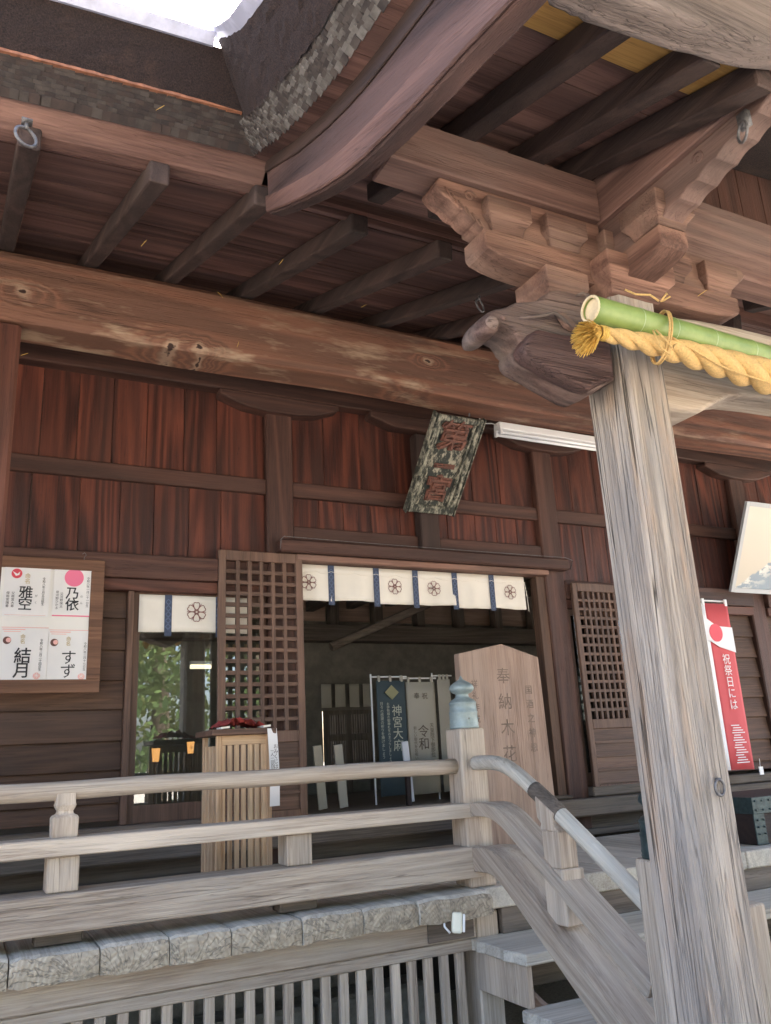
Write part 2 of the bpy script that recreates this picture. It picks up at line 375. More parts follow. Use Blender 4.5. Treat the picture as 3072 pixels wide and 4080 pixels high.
# ------------------------------------------------------------------ lettering
_T = {}
def textmesh(body, ext=.0008, sp=.95, off=0):
    off = round(off, 4)
    k = (body, ext, sp, off)
    if k in _T: return _T[k]
    c = bpy.data.curves.new('t', 'FONT'); c.body = body; c.size = 1; c.align_x = 'CENTER'; c.align_y = 'CENTER'; c.space_line = sp
    c.extrude = ext; c.resolution_u = 2; c.offset = off
    o = bpy.data.objects.new('t', c); COL.objects.link(o); bpy.context.view_layer.update()
    me = bpy.data.meshes.new_from_object(o.evaluated_get(bpy.context.evaluated_depsgraph_get()))
    bpy.data.objects.remove(o); _T[k] = me; return me
def text(name, body, size, c, right, up, mat, parent, vert=True, ext=.01, sp=.95, xs=1.0, bold=0):
    if vert and len(body) > 1 and size >= .06 and not name.startswith('carved'):
        u_ = Vector(up).normalized(); n_ = len(body)
        for k_, ch_ in enumerate(body): o_ = text(name, ch_, size, Vector(c)+u_*size*sp*((n_-1)/2-k_), right, up, mat, parent, True, ext, sp, xs, bold)
        return o_
    if vert: body = '\n'.join(body)
    me = textmesh(body, ext, sp, bold).copy(); me.materials.clear(); me.materials.append(mat)
    r = Vector(right).normalized(); u = Vector(up).normalized(); n = r.cross(u)
    Mx = Matrix((r*size*xs, u*size, n*size)).transposed()
    me.transform(Mx.to_4x4()); me.update()
    o = bpy.data.objects.new(name, me); return reg(o, Vector(c), parent)

# ================================================================== GROUND
g = mk('gravel_ground', [(-300,-300,0),(300,-300,0),(300,300,0),(-300,300,0)], [(0,1,2,3)], M['ground']); g['kind'] = 'structure'
def paving():
    b = MB()
    b.box(1.6, 8, 1.5, 3.9, .0, .06)
    return b.build('stone_apron', M['stone'], None, bevel=.01)
pv = paving(); pv['kind'] = 'structure'

# ================================================================== HALL
hall = thing('shrine_hall', (3.4, 5.8, 0), 'dark red-brown timber shrine hall with thick bark-thatched eave, behind the veranda rail', 'shrine hall')
YW = 5.8
POSTS = [-.62, 2.10, 4.70, 7.30, 9.9]
# posts of the wall
for x in POSTS:
    box('wall_post', x-.108, x+.108, YW, YW+.2, .2, 4.62, W('rail', 'z'), hall, .012)
    # boat-shaped bracket under the wall plate
    p = [(x-.50, 4.39), (x+.50, 4.39), (x+.50, 4.34), (x+.30, 4.27), (x+.12, 4.25), (x-.12, 4.25), (x-.30, 4.27), (x-.50, 4.34)]
    MB().prism(p, 1, YW-.06, YW+.12).build('boat_bracket', W('rail', 'x'), hall, bevel=.008)
# short strut in the middle bay
x = 3.41
box('hanging_strut', x-.09, x+.09, YW-.04, YW+.12, 3.20, 4.25, W('dark', 'z'), hall, .01)
p = [(x-.52, 4.39), (x+.52, 4.39), (x+.52, 4.34), (x+.30, 4.27), (x-.30, 4.27), (x-.52, 4.34)]
MB().prism(p, 1, YW-.06, YW+.12).build('boat_bracket', W('rail', 'x'), hall, bevel=.008)
box('wall_plate', -4, 11, YW-.05, YW+.18, 4.39, 4.66, W('rail', 'x'), hall, .01)
# rails
def rail(name, x0, x1, z0, z1, yf, key='rail', bev=.006): return box(name, x0, x1, yf, YW+.12, z0, z1, W(key, 'x'), hall, bev)
for a, b_ in zip([-4]+POSTS, POSTS+[11]):
    x0 = a+.108 if a > -4 else -4; x1 = b_-.108 if b_ < 11 else 11
    rail('nuki_rail', x0, x1, 3.585, 3.705, YW+.02)
rail('nuki_rail', 2.208, 3.32, 3.225, 3.34, YW+.015); rail('nuki_rail', 3.50, 4.592, 3.225, 3.34, YW+.015)
# vertical boards, each its own piece
def vboards(x0, x1, z0, z1, w, key='red'):
    x = x0
    while x < x1-.01:
        ww = min(w*random.uniform(.82, 1.15), x1-x)
        if x1-x-ww < w*.4: ww = x1-x
        box('wall_board', x+.0015, x+ww-.0015, YW+.06+random.uniform(0, .006), YW+.085, z0, z1, W(key, 'z'), hall, .003)
        x += ww
for (a, b_) in ((-.51, 1.992), (2.208, 4.592), (4.808, 7.192), (7.408, 9.79)):
    vboards(a, b_, 3.70, 4.40, .29)
vboards(-.51, 1.992, 3.02, 3.59, .29); vboards(2.208, 4.592, 3.34, 3.59, .25); vboards(2.208, 4.592, 3.15, 3.23, .4)
vboards(4.808, 7.192, 3.02, 3.59, .29); vboards(7.408, 9.79, 3.02, 3.59, .29)
# waist beams of the side bays
for (a, b_) in ((-.512, 1.60), (5.46, 7.192), (7.408, 9.79)):
    rail('lower_nageshi', a, b_, 2.86, 3.03, YW-.045)
    rail('head_track', a, b_, 2.775, 2.858, YW-.02, 'redbrown')
rail('lower_nageshi', 1.6, 1.992, 2.86, 3.03, YW+.0); rail('lower_nageshi', 4.808, 5.46, 2.86, 3.03, YW+.0)
rail('head_track', 1.6, 1.992, 2.775, 2.858, YW+.02, 'redbrown'); rail('head_track', 4.808, 5.46, 2.775, 2.858, YW+.02, 'redbrown')
# lintel over the middle doorway
hd = box('door_lintel', 2.06, 4.80, YW-.10, YW+.10, 3.105, 3.205, W('rail', 'x'), hall, .012)
box('head_track', 2.208, 4.592, YW-.06, YW+.10, 3.055, 3.102, W('bracket', 'x'), hall, .006)
# door jambs
for x in (4.50,): box('door_jamb', x, 4.592, YW+.02, YW+.12, 1.19, 3.055, W('brownbd', 'z'), hall)
box('door_jamb', 2.208, 2.25, YW+.02, YW+.12, 1.19, 3.055, W('brownbd', 'z'), hall)
# horizontal weatherboards
def hboards(x0, x1, z0, z1, key='brownbd'):
    z = z1; k = 0
    while z > z0+.02:
        h = min(.2*random.uniform(.92, 1.1), z-z0)
        MB().add([(x0, YW+.035, z-h), (x1, YW+.035, z-h), (x1, YW+.06, z), (x0, YW+.06, z), (x0, YW+.075, z-h), (x1, YW+.075, z-h), (x1, YW+.08, z), (x0, YW+.08, z)],
            [(0,1,2,3),(4,7,6,5),(0,4,5,1),(3,2,6,7),(0,3,7,4),(1,5,6,2)]).build('weatherboard', W(key, 'x'), hall, bevel=.003)
        z -= h
hboards(-.512, .978, 1.28, 2.775); hboards(5.862, 7.192, 1.28, 2.775); hboards(7.408, 9.79, 1.28, 2.775)
for a in (.98, 5.82): box('door_jamb', a, a+.04, YW-.005, YW+.10, 1.25, 2.775, W('door', 'z'), hall)
# base: sill, base boards, ledge
for (a, b_) in ((-4, -.728), (-.512, 1.992), (2.208, 4.592), (4.808, 7.192), (7.408, 11)):
    box('sill_beam', a, b_, YW-.06, YW+.12, 1.17, 1.248 if not (a > 2 and b_ < 5) else 1.20, W('deep', 'x'), hall, .01)
    box('base_board', a, b_, YW+.03, YW+.08, .80, 1.17, W('deep', 'x'), hall, .004)
box('base_nageshi', -4, 11, YW-.14, YW-.001, 1.03, 1.165, W('deep', 'x'), hall, .012)
box('base_strip', -4, 11, YW-.08, YW-.002, .875, .925, W('deep', 'x'), hall, .008)
# glazed sliding doors
def glass_door(x0, x1):
    fr = MB().box(x0, x0+.05, YW+.045, YW+.075, 1.25, 2.775).box(x1-.05, x1, YW+.045, YW+.075, 1.25, 2.775).box(x0+.05, x1-.05, YW+.045, YW+.075, 2.72, 2.775).box(x0+.05, x1-.05, YW+.045, YW+.075, 1.25, 1.36).build('glass_door', W('door', 'z'), hall)
    MB().box(x0+.05, x1-.05, YW+.058, YW+.062, 1.36, 2.72).build('pane', M['glass'], fr)
glass_door(1.021, 1.99); glass_door(4.81, 5.82)
# lattice doors
def lattice_door(x0, x1, z0, z1, nv, nh, yf, zs, tone='door'):
    st = .055
    fr = MB().box(x0, x0+st, yf, yf+.035, z0, z1).box(x1-st, x1, yf, yf+.035, z0, z1).box(x0+st, x1-st, yf, yf+.035, z1-.075, z1).box(x0+st, x1-st, yf, yf+.035, z0, z0+.06).box(x0+st, x1-st, yf+.001, yf+.034, zs-.08, zs)
    d = fr.build('lattice_door', W(tone, 'z'), hall, bevel=.004)
    gx0, gx1, gz0, gz1 = x0+st, x1-st, zs, z1-.075
    v0 = None; bw = .0145 if nv < 6 else .0125
    for i in range(nv):
        xc = gx0+(gx1-gx0)*(i+1)/(nv+1)
        if v0 is None: v0 = box('lattice_bar', xc-bw, xc+bw, yf+.004, yf+.030, gz0, gz1, W(tone, 'z'), d, .0015)
        else: dup(v0, d, (xc, yf+.017, (gz0+gz1)/2))
    h0 = None
    for i in range(nh):
        zc = gz0+(gz1-gz0)*(i+1)/(nh+1)
        if h0 is None: h0 = box('lattice_bar', gx0, gx1, yf+.006, yf+.028, zc-bw, zc+bw, W(tone, 'x'), d, .0015)
        else: dup(h0, d, ((gx0+gx1)/2, yf+.017, zc))
    z = z0+.06; k = 0
    hp = (zs-.08-z)/4
    for i in range(4):
        box('panel_board', x0+st, x1-st, yf+.014, yf+.024, z+.001, z+hp-.001, W(tone, 'x'), d, .001)
        if i: box('panel_rail', x0+st, x1-st, yf+.002, yf+.014, z-.012, z+.012, W(tone, 'x'), d, .002)
        z += hp
    return d
lattice_door(1.60, 2.25, 1.205, 3.10, 5, 14, YW-.05, 1.80)
lattice_door(4.84, 5.50, 1.205, 3.00, 8, 13, YW-.05, 1.80)
# left colonnade post below the great beam, and the great beam
YB = 5.04
box('colonnade_post', -.09, .150, YB+.004, YB+.24, .87, 4.278, W('redbrown', 'z'), hall, .02)
kn = []
for px, py, kr in ((372, 745, .05), (432, 748, .04), (440, 765, .035), (925, 782, .035), (892, 852, .045), (50, 632, .05), (1200, 850, .03)):
    q = at(px, py, 1, YB); kn.append((q.x-3.7, q.z-4.53, kr))
def great_beam():
    xs = [-4+i*.2 for i in range(78)]; v = []; f = []
    prof = [(YB+.03, 4.781), (YB-.005, 4.74), (YB-.012, 4.60), (YB-.008, 4.45), (YB, 4.33), (YB+.03, 4.290), (YB+.27, 4.278), (YB+.30, 4.32), (YB+.30, 4.76), (YB+.26, 4.781)]
    for x in xs:
        dz = .012*math.sin(x*1.1)+.008*math.sin(x*2.7+1)
        for (y, z) in prof: v.append((x, y+.008*math.sin(x*1.7+z*3), z+(dz if z < 4.5 else .005*math.sin(x*1.9))))
    n = len(prof)
    for i in range(len(xs)-1):
        for k in range(n): f.append((i*n+k, i*n+(k+1)%n, (i+1)*n+(k+1)%n, (i+1)*n+k))
    f += [tuple(range(n)), tuple(range((len(xs)-1)*n, len(xs)*n))]
    o = mk('great_beam', v, f, W('beamw', 'x', knots=kn, streak=True), hall, smooth=False, origin=(3.7, YB, 4.53))
    return o
great_beam()
# rafters
SL = .35
def zr(y): return 4.781+SL*(y-YB)
RT = [(-1, None, None), (0, (15, 530), (64, 300)), (1, (200, 570), (345, 376)), (2, (372, 607), (570, 427)), (3, (537, 645), (778, 487)), (4, (690, 680), (962, 543)), (5, None, None), (6, None, None), (7, None, None), (8, None, None)]
for i, bq, tq in RT:
    w = .046
    if bq:
        A_ = at(*bq, 1, YB); T_ = at(*tq, 1, 3.215)
        xb_, xt_ = A_.x, T_.x; zt0 = T_.z-.05; zb0 = 4.785
    else:
        xb_ = xt_ = .0267+.5376*i; zt0 = zr(3.215); zb0 = 4.785
        if i < 0: zt0 -= .09
    xc = (xb_+xt_)/2; sl_ = (zb0-zt0)/(YB-3.215); x2 = xb_+(xb_-xt_)*.58; z2 = zb0+sl_*1.06; y1 = 3.215
    b = MB(); b.add([(xt_-w, y1, zt0), (xt_+w, y1, zt0), (x2+w, 6.1, z2), (x2-w, 6.1, z2), (xt_-w, y1-.01, zt0+.11), (xt_+w, y1-.01, zt0+.11), (x2+w, 6.1, z2+.11), (x2-w, 6.1, z2+.11)],
        [(0,3,2,1),(4,5,6,7),(0,1,5,4),(1,2,6,5),(2,3,7,6),(3,0,4,7)])
    r_ = b.build('rafter', W('rafter', 'y'), hall, bevel=.012, seg=2)
    def zrr(y, zt0=zt0, sl_=sl_): return zt0+sl_*(y-3.215)
    if i == 0:
        p = at(47, 395, 0, xc)
        MB().box(xc-.02, xc+.02, p.y-.02, p.y+.02, zrr(p.y)-.004, zrr(p.y)+.002).tube([(xc, p.y, zrr(p.y)), (xc, p.y, zrr(p.y)-.035)], .008, 8).torus((xc, p.y, zrr(p.y)-.07), (.45, -1, .1), .042, .0065).build('iron_ring', M['iron'], r_, smooth=True)
    if i == 5:
        p = at(1035, 640, 0, xc)
        MB().tube([(xc, p.y, zrr(p.y)), (xc, p.y, zrr(p.y)-.035)], .008, 8).torus((xc, p.y, zrr(p.y)-.07), (.45, -1, .1), .042, .0065).build('iron_ring', M['iron'], r_, smooth=True)
# soffit boards over the rafters (run along the facade)
def edz(x):
    t = max(0, (1.06-x)/1.5); return -.085*min(t, 1.6)**1.2
def drape(name, prof, x0, x1, mat, parent, fall, step=.25, bev=0):
    """a strip along x whose height follows the drooping eave; prof is a closed (y, z) outline"""
    xs = []; x = x0
    while x < x1-.01: xs.append(x); x += step
    xs.append(x1); v = []; f = []; n = len(prof)
    for x in xs: v += [(x, y_, z_+edz(x)*fall(y_)) for y_, z_ in prof]
    for i in range(len(xs)-1):
        for k in range(n): f.append((i*n+k, i*n+(k+1) % n, (i+1)*n+(k+1) % n, (i+1)*n+k))
    f += [tuple(range(n)), tuple(range((len(xs)-1)*n, len(xs)*n))]
    return mk(name, v, f, mat, parent, bevel=bev)
FALL = lambda y_: max(0, min(1, (5.0-y_)/1.8))
y = 3.25
while y < 6.1:
    w = random.uniform(.13, .2); y2 = min(y+w, 6.1); dz = random.uniform(0, .008)
    drape('soffit_board', [(y+.0015, zr(y)+.113+dz), (y2-.0015, zr(y2)+.113+dz), (y2-.0015, zr(y2)+.14), (y+.0015, zr(y)+.14)], -4, 5.2, W('soffit', 'x'), hall, FALL)
    y = y2
# eave board, shingle band, thatch edge: main eave (along X, to the corner) 
XC = 1.06; XV_ = 1.10
EV = [(3.30, 4.262), (3.235, 4.268), (3.12, 4.350), (3.14, 4.42), (3.30, 4.40)]
drape('eave_board', EV, -4, XV_-.002, W('soffit2', 'x'), hall, lambda y_: 1)
drape('shingle_backing', [(3.115, 4.325), (3.04, 4.452), (3.3, 4.47), (3.3, 4.41), (3.145, 4.425), (3.125, 4.35)], -4, XC-.02, M['shingle'], hall, lambda y_: 1)
# stepped shingles
def smesh(mat, w, d, h):
    o = box('shingle', -w/2, w/2, -d/2, d/2, -h/2, h/2, mat, hall, 0); return o
sh_src = []
for k in range(5):
    o = box('shingle', -2.2-.1*k, -2.2-.1*k+.036+.005*k, 3.09, 3.13, 4.34+.01*k, 4.356+.01*k, M['shingle' if k % 2 else 'shingle2'], hall, 0); sh_src.append(o)
cells = []
rows = 8
for r_ in range(rows):
    t = (r_+.5)/rows; yy = 3.112-.085*t; zz = 4.336+.122*t; x = -1.3+.03*(r_ % 2)
    while x < XC-.06-.1*t*.6:
        cells.append((x, yy, zz+edz(x))); x += .036+random.uniform(-.004, .010)
cells.sort(key=lambda c: -c[0])
rest = MB()
for k, (x, yy, zz) in enumerate(cells):
    j = random.uniform(-.006, .006)
    if k < 290:
        o = dup(random.choice(sh_src), hall, (x, yy-.004+j*.5, zz), (R(-35), 0, R(random.uniform(-2, 2))))
    else: rest.obox((x, yy-.006+j, zz), (1, 0, 0), (0, .82, -.57), (0, .57, .82), .038, .04, .015)
if rest.v:
    ro = rest.build('shingle', M['shingle'], hall); ro['kind'] = 'stuff'
drape('batten', [(3.0, 4.450), (3.03, 4.450), (3.03, 4.468), (3.0, 4.468)], -4, XC-.13, M['copper'], hall, lambda y_: 1)
def rough_strip(name, path_lo, path_hi, mat, parent, nseg=10, amp=.012):
    """a leaning face with a rough surface between two rows of points, closed at the back"""
    n = len(path_lo); v = []; f = []
    for i in range(n):
        a = Vector(path_lo[i]); b = Vector(path_hi[i])
        for k in range(nseg+1):
            p = a.lerp(b, k/nseg); v.append(p+Vector((random.uniform(-amp, amp), random.uniform(-amp, amp), random.uniform(-amp, amp))*1)*(0.0 if k == nseg else 1))
    for i in range(n-1):
        for k in range(nseg): f.append((i*(nseg+1)+k, (i+1)*(nseg+1)+k, (i+1)*(nseg+1)+k+1, i*(nseg+1)+k+1))
    return mk(name, v, f, mat, parent)
xs = [-4+i*.04 for i in range(int((XC-.1+4)/.04)+1)]+[XC-.11]
rough_strip('thatch_edge', [(x, 3.0, 4.462+edz(x)) for x in xs], [(x-(.14 if i == len(xs)-1 else 0), 2.86, 4.635+edz(x)) for i, x in enumerate(xs)], M['thatch'], hall, 10, .0025)
drape('edge_flashing', [(2.850, 4.626), (2.815, 4.668), (2.825, 4.680), (2.97, 4.70), (2.97, 4.66)], -4, .755, M['metal_edge'], hall, lambda y_: 1)
# roof bulk
MB().prism([(2.95, 4.63), (9.0, 7.6), (15, 4.6), (15, 4.3), (9, 7.2), (6.1, 5.36), (3.0, 4.45)], 0, -6, 14).build('roof', M['thatch'], hall)
# interior room
inner = thing('inner_room', (3.4, 8, 0), 'dim inner room with lattice back doors and roof struts, seen through the middle doorway', 'room')
fl = box('room_floor', -4, 11, YW+.13, 11, 1.0, 1.185, M['tatami'], inner, 0)
box('leak_backing', -4, 11, YW+.13, YW+.19, .0, 1.0, M['inner'], inner, 0)  # unseen backing added to stop light leaking in below the sill
box('side_wall', -4.1, -4, YW+.2, 11, .2, 5.2, M['inner'], inner, 0); box('side_wall', 11, 11.1, YW+.2, 11, .2, 5.2, M['inner'], inner, 0)
box('ceiling', -4, 11, YW+.2, 11, 5.0, 5.08, M['inner'], inner, 0)
YBK = 9.6
qa = at(697, 1560, 1, YBK); qb = at(801, 1560, 1, YBK); zt = at(750, 1478, 1, YBK).z; zl = at(750, 1640, 1, YBK).z
gx0, gx1 = qa.x, qb.x
gz1 = at(750, 1535, 1, YBK).z; gz0 = 1.5
MB().box(-4, gx0, YBK, YBK+.1, 1.185, 5).box(gx1, 11, YBK, YBK+.1, 1.185, 5).box(gx0, gx1, YBK, YBK+.1, gz1, 5).box(gx0, gx1, YBK, YBK+.1, 1.185, gz0).build('back_wall', M['inner'], inner)
lt = MB().box(gx0, gx0+.05, YBK-.05, YBK-.01, 1.185, gz1).box(gx1-.05, gx1, YBK-.05, YBK-.01, 1.185, gz1).box((gx0+gx1)/2-.03, (gx0+gx1)/2+.03, YBK-.05, YBK-.01, 1.185, gz1).box(gx0, gx1, YBK-.049, YBK-.011, gz1-.05, gz1).box(gx0, gx1, YBK-.049, YBK-.011, gz0-.1, gz0).box(gx0, gx1, YBK-.049, YBK-.011, (gz0+gz1)/2-.04, (gz0+gz1)/2+.04).build('back_lattice_frame', W('deep', 'z'), inner)
n = 17; o0 = None
for i in range(n):
    xc = gx0+.05+(gx1-gx0-.1)*(i+.5)/n
    if o0 is None: o0 = box('lattice_bar', xc-.012, xc+.012, YBK-.045, YBK-.02, gz0, gz1, W('deep', 'z'), inner, 0)
    else: dup(o0, inner, (xc, YBK-.0325, (gz0+gz1)/2))
for i in range(7):
    zc = gz0+(gz1-gz0)*(i+.5)/7
    if i == 0: o1 = box('lattice_bar', gx0, gx1, YBK-.02, YBK-.008, zc-.012, zc+.012, W('deep', 'x'), inner, 0)
    else: dup(o1, inner, ((gx0+gx1)/2, YBK-.014, zc))
# upper struts and back panels of the room
for i in range(9):
    x = 3.2+i*.55
    box('inner_rafter', x, x+.1, 7.2, 9.5, 3.3+.05*i, 3.42+.05*i, W('deep', 'y'), inner)
for i in range(12):
    x = 2.2+i*.62
    box('inner_post', x, x+.12, YBK-.14, YBK-.02, 3.0, 4.9, W('deep', 'z'), inner)
    box('inner_panel', x+.14, x+.6, YBK-.03, YBK-.005, 3.25, 4.1, W('pale', 'x'), inner)
box('inner_tie_beam', -2, 10.5, 9.2, 9.4, 2.95, 3.15, W('deep', 'x'), inner)
a1 = at(715, 1398, 1, 7.6); a2 = at(880, 1325, 1, 7.6)
MB().tube([a1, a2+(a2-a1)*.3], .045, 8).build('diagonal_pole', W('deep', 'x'), inner)

# ================================================================== PORCH
porch = thing('entrance_porch', (2.33, 2.29, 0), 'weathered porch with stout pillar, stacked bracket blocks, beast-head beam nose and curved gable board', 'porch')
PX, PY, PW = 2.33, 2.29, .12
def pillar():
    # squared trunk with wide chamfers, finely subdivided so that its faces are slightly uneven
    ch = .028; pts = [(-PW+ch, -PW), (PW-ch, -PW), (PW, -PW+ch), (PW, PW-ch), (PW-ch, PW), (-PW+ch, PW), (-PW, PW-ch), (-PW, -PW+ch)]
    ring = []
    for i in range(8):
        a = Vector(pts[i]); b = Vector(pts[(i+1) % 8]); k = 5 if (b-a).length > .1 else 2
        for j in range(k): ring.append(a.lerp(b, j/k))
    n = len(ring); v = []; f = []; nz = 60
    off = [random.uniform(-.0012, .0012) for _ in ring]
    for k in range(nz+1):
        z = .25+(3.33-.25)*k/nz
        for j, p in enumerate(ring):
            s = 1+off[j]/.12+.006*math.sin(z*2.3+j*.9)
            v.append((PX+p.x*s, PY+p.y*s, z))
    for k in range(nz):
        for j in range(n): f.append((k*n+j, k*n+(j+1) % n, (k+1)*n+(j+1) % n, (k+1)*n+j))
    f += [tuple(range(n)), tuple(range(nz*n, nz*n+n))]
    return mk('pillar', v, f, pillar_mat(), porch)
def pillar_mat():
    mt = W('grey', 'z', cracks=.9)
    nt = mt.node_tree; return mt
PAL['pillar'] = ((.200,.160,.130), (.450,.380,.315), (.360,.325,.290), .55, 11, .45, .9, .85)
def pillar_mat():
    mt = W('pillar', 'z', cracks=.95); nt = mt.node_tree; N = NT(nt); b = [n_ for n_ in nt.nodes if n_.type == 'BSDF_PRINCIPLED'][0]
    old = b.inputs['Base Color'].links[0].from_socket
    co = N.n('ShaderNodeTexCoord').outputs['Object']
    t = N.noise(N.vmath('MULTIPLY', co, (1, 1, .12)), 9, 4, .6)
    c = N.mix(N.math('MULTIPLY', N.map(t, .52, .68), .42), old, (.50,.30,.17))
    t2 = N.noise(N.vmath('MULTIPLY', N.vmath('ADD', co, (4, 2, 9)), (1, 1, .2)), 6, 4, .6)
    c = N.mix(N.math('MULTIPLY', N.map(t2, .5, .66), .45), c, (.24,.225,.215))
    nt.links.new(c, b.inputs['Base Color']); return mt
pil = pillar()
MB().box(PX-.22, PX+.22, PY-.22, PY+.22, .06, .16).prism([(PX-.17, PY-.17), (PX+.17, PY-.17), (PX+.17, PY+.17), (PX-.17, PY+.17)], 2, .16, .25).build('plinth', M['stone'], porch, bevel=.02)
rp = src(2400+850*.5333, 2900+400*.5333, 1, PY-PW)
MB().torus((rp.x, rp.y-.012, rp.z-.02), (.15, -1, 0), .026, .005).tube([(rp.x, rp.y+.01, rp.z+.006), (rp.x, rp.y-.02, rp.z+.006)], .006, 8).build('iron_ring', M['iron'], pil, smooth=True)
BR = lambda ax: W('bracket', ax)
# daito (great block) and side block on the beast head
def block(cx, cy, zb, zt, w, name='bearing_block', cut=.45):
    zm = zb+(zt-zb)*cut; k = w*.70
    v = []; 
    lv = [(zb, k), (zb+(zm-zb)*.5, k*1.10), (zm, w), (zt, w)]
    for z, q in lv: v += [(cx-q/2, cy-q/2, z), (cx+q/2, cy-q/2, z), (cx+q/2, cy+q/2, z), (cx-q/2, cy+q/2, z)]
    f = [(3,2,1,0), (12,13,14,15)]
    for i in range(3):
        for j in range(4): f.append((i*4+j, i*4+(j+1) % 4, i*4+4+(j+1) % 4, i*4+4+j))
    return mk(name, v, f, BR('x'), porch, bevel=.004)
block(PX, PY, 3.33, 3.49, .36, 'great_block', .5)
block(2.0, PY, 3.275, 3.40, .21, 'bearing_block', .45)
# curved bracket arms
def arm_poly(a0, a1, zt, zb, curve0=.30, curve1=.30, endh=.07):
    p = [(a0, zt), (a1, zt)]
    for k in range(6):
        t = k/5; p.append((a1-curve1*(1-math.cos(t*math.pi/2)), zt-endh-(zt-endh-zb)*math.sin(t*math.pi/2)))
    for k in range(6):
        t = 1-k/5; p.append((a0+curve0*(1-math.cos(t*math.pi/2)), zt-endh-(zt-endh-zb)*math.sin(t*math.pi/2)))
    return p
MB().prism(arm_poly(1.64, 3.02, 3.515, 3.392), 1, PY-.075, PY+.075).build('bracket_arm', BR('x'), porch, bevel=.006)
MB().prism(arm_poly(1.93, 2.65, 3.512, 3.392), 0, PX-.075, PX+.075).build('bracket_arm', BR('y'), porch, bevel=.006)
for x in (1.755, 2.035, 2.62, 2.91): block(x, PY, 3.517, 3.650, .205)
block(PX, 2.0, 3.516, 3.650, .205); block(PX, 2.57, 3.516, 3.650, .205); block(PX, PY, 3.516, 3.650, .205)
# upper carved arms (wave ends)
def wave(a0, a1, zt, zb, sgn=1):
    """from the tip a0 to a1; scalloped lower edge"""
    L = a1-a0; p = [(a0+.02*sgn, zt), (a1, zt), (a1, zb)]
    n = 22; low = []
    for k in range(n+1):
        t = k/n; x = a0+t*.24*sgn; z = (zt-.045)-(zt-.045-zb)*(t**.9)-.010*abs(math.sin(t*math.pi*4))
        low.append((x, z))
    return p+low[::-1]+[(a0-.0*sgn, zt-.03)]
cx_ = MB().prism(wave(1.45, 2.25, 3.704, 3.520), 1, PY-.055, PY+.055).build('carved_arm', BR('x'), porch, bevel=.005)
def spiral(c, r0, turns, plane, off, n=26):
    pts = []
    for k in range(n):
        t = k/(n-1); a = t*turns*2*math.pi; r_ = r0*(1-.85*t)
        p = (c[0]+r_*math.cos(a), c[1]+r_*math.sin(a))
        pts.append((p[0], off, p[1]) if plane == 1 else (off, p[0], p[1]))
    return pts
MB().tube(spiral((1.60, 3.655), .028, 1.3, 1, PY-.056), .004, 6).build('carved_scroll', BR('x'), cx_, smooth=True)
for k in range(6):
    t = k/6; xx = 1.49+t*.17
    MB().tube([(xx+.012*j, PY-.056, 3.655-.125*t+.008-.0-.03*j*(.6)) for j in range(4)], .0045, 5).build('carved_scroll', BR('x'), cx_, smooth=True)
MB().prism(wave(3.12, 2.41, 3.704, 3.520, -1), 1, PY-.055, PY+.055).build('carved_arm', BR('x'), porch, bevel=.005)
# carved long bracket toward the front along the Y beam
def longwave():
    p = [(1.36, 3.706), (PY, 3.706), (PY, 3.52), (1.93, 3.52)]
    n = 40
    for k in range(n+1):
        t = k/n; y = 1.93-.57*t; z = 3.535+.135*t+.012*abs(math.sin(t*math.pi*6))
        p.append((y, z))
    return p
lw = MB().prism(longwave(), 0, PX-.055, PX+.055).build('carved_arm', W('purlin', 'y'), porch, bevel=.004)
MB().tube(spiral((1.72, 3.655), .032, 1.3, 0, PX-.056), .004, 6).build('carved_scroll', W('purlin', 'y'), lw, smooth=True)
# purlin, cross beam
MB().prism([(PY-.08, 3.708), (PY+.08, 3.708), (PY+.08, 3.906), (PY-.08, 3.906)], 0, 1.245, PX-.082).build('purlin', W('purlin', 'x'), porch, bevel=.007)
box('front_beam', PX-.08, PX+.08, 1.35, PY+.08, 3.708, 3.93, W('purlin', 'y'), porch, .006)
box('front_beam_board', PX-.05, PX+.08, 1.35, PY+.3, 3.932, 4.25, W('rafter', 'y'), porch, .006)
rq = at(1612, 262, 0, PX-.08)
MB().box(PX-.10, PX-.078, rq.y-.02, rq.y+.02, rq.z-.03, rq.z+.03).torus((PX-.11, rq.y, rq.z-.055), (1, -.5, 0), .034, .005).build('iron_ring', M['iron'], porch, smooth=True)
# right-hand beam with vertical boards above
box('rear_beam', PX+.085, 6.2, PY-.02, PY+.14, 3.69, 4.065, W('purlin', 'x'), porch, .012)
x = PX+.09
while x < 6:
    w = random.uniform(.14, .22); box('infill_board', x+.001, x+w-.001, PY+.03, PY+.06, 4.067, 5.2, W('rail', 'z'), porch, .003); x += w
# rainbow beam from pillar to the right
rb = [(2.44, 3.30), (2.52, 3.315), (2.70, 3.335), (2.97, 3.35), (3.4, 3.355), (6.2, 3.36), (6.2, 3.03), (3.3, 3.03), (3.10, 3.023), (2.92, 3.011), (2.83, 2.991), (2.74, 2.945), (2.64, 2.892), (2.55, 2.88), (2.44, 2.877)]
MB().prism(rb, 1, PY-.09, PY+.09).build('rainbow_beam', W('grey', 'x'), porch, bevel=.02, seg=3)
# far porch pillar on the right of the opening
box('pillar', 6.2, 6.44, PY-.12, PY+.12, .06, 3.33, W('grey', 'z'), porch, .02)
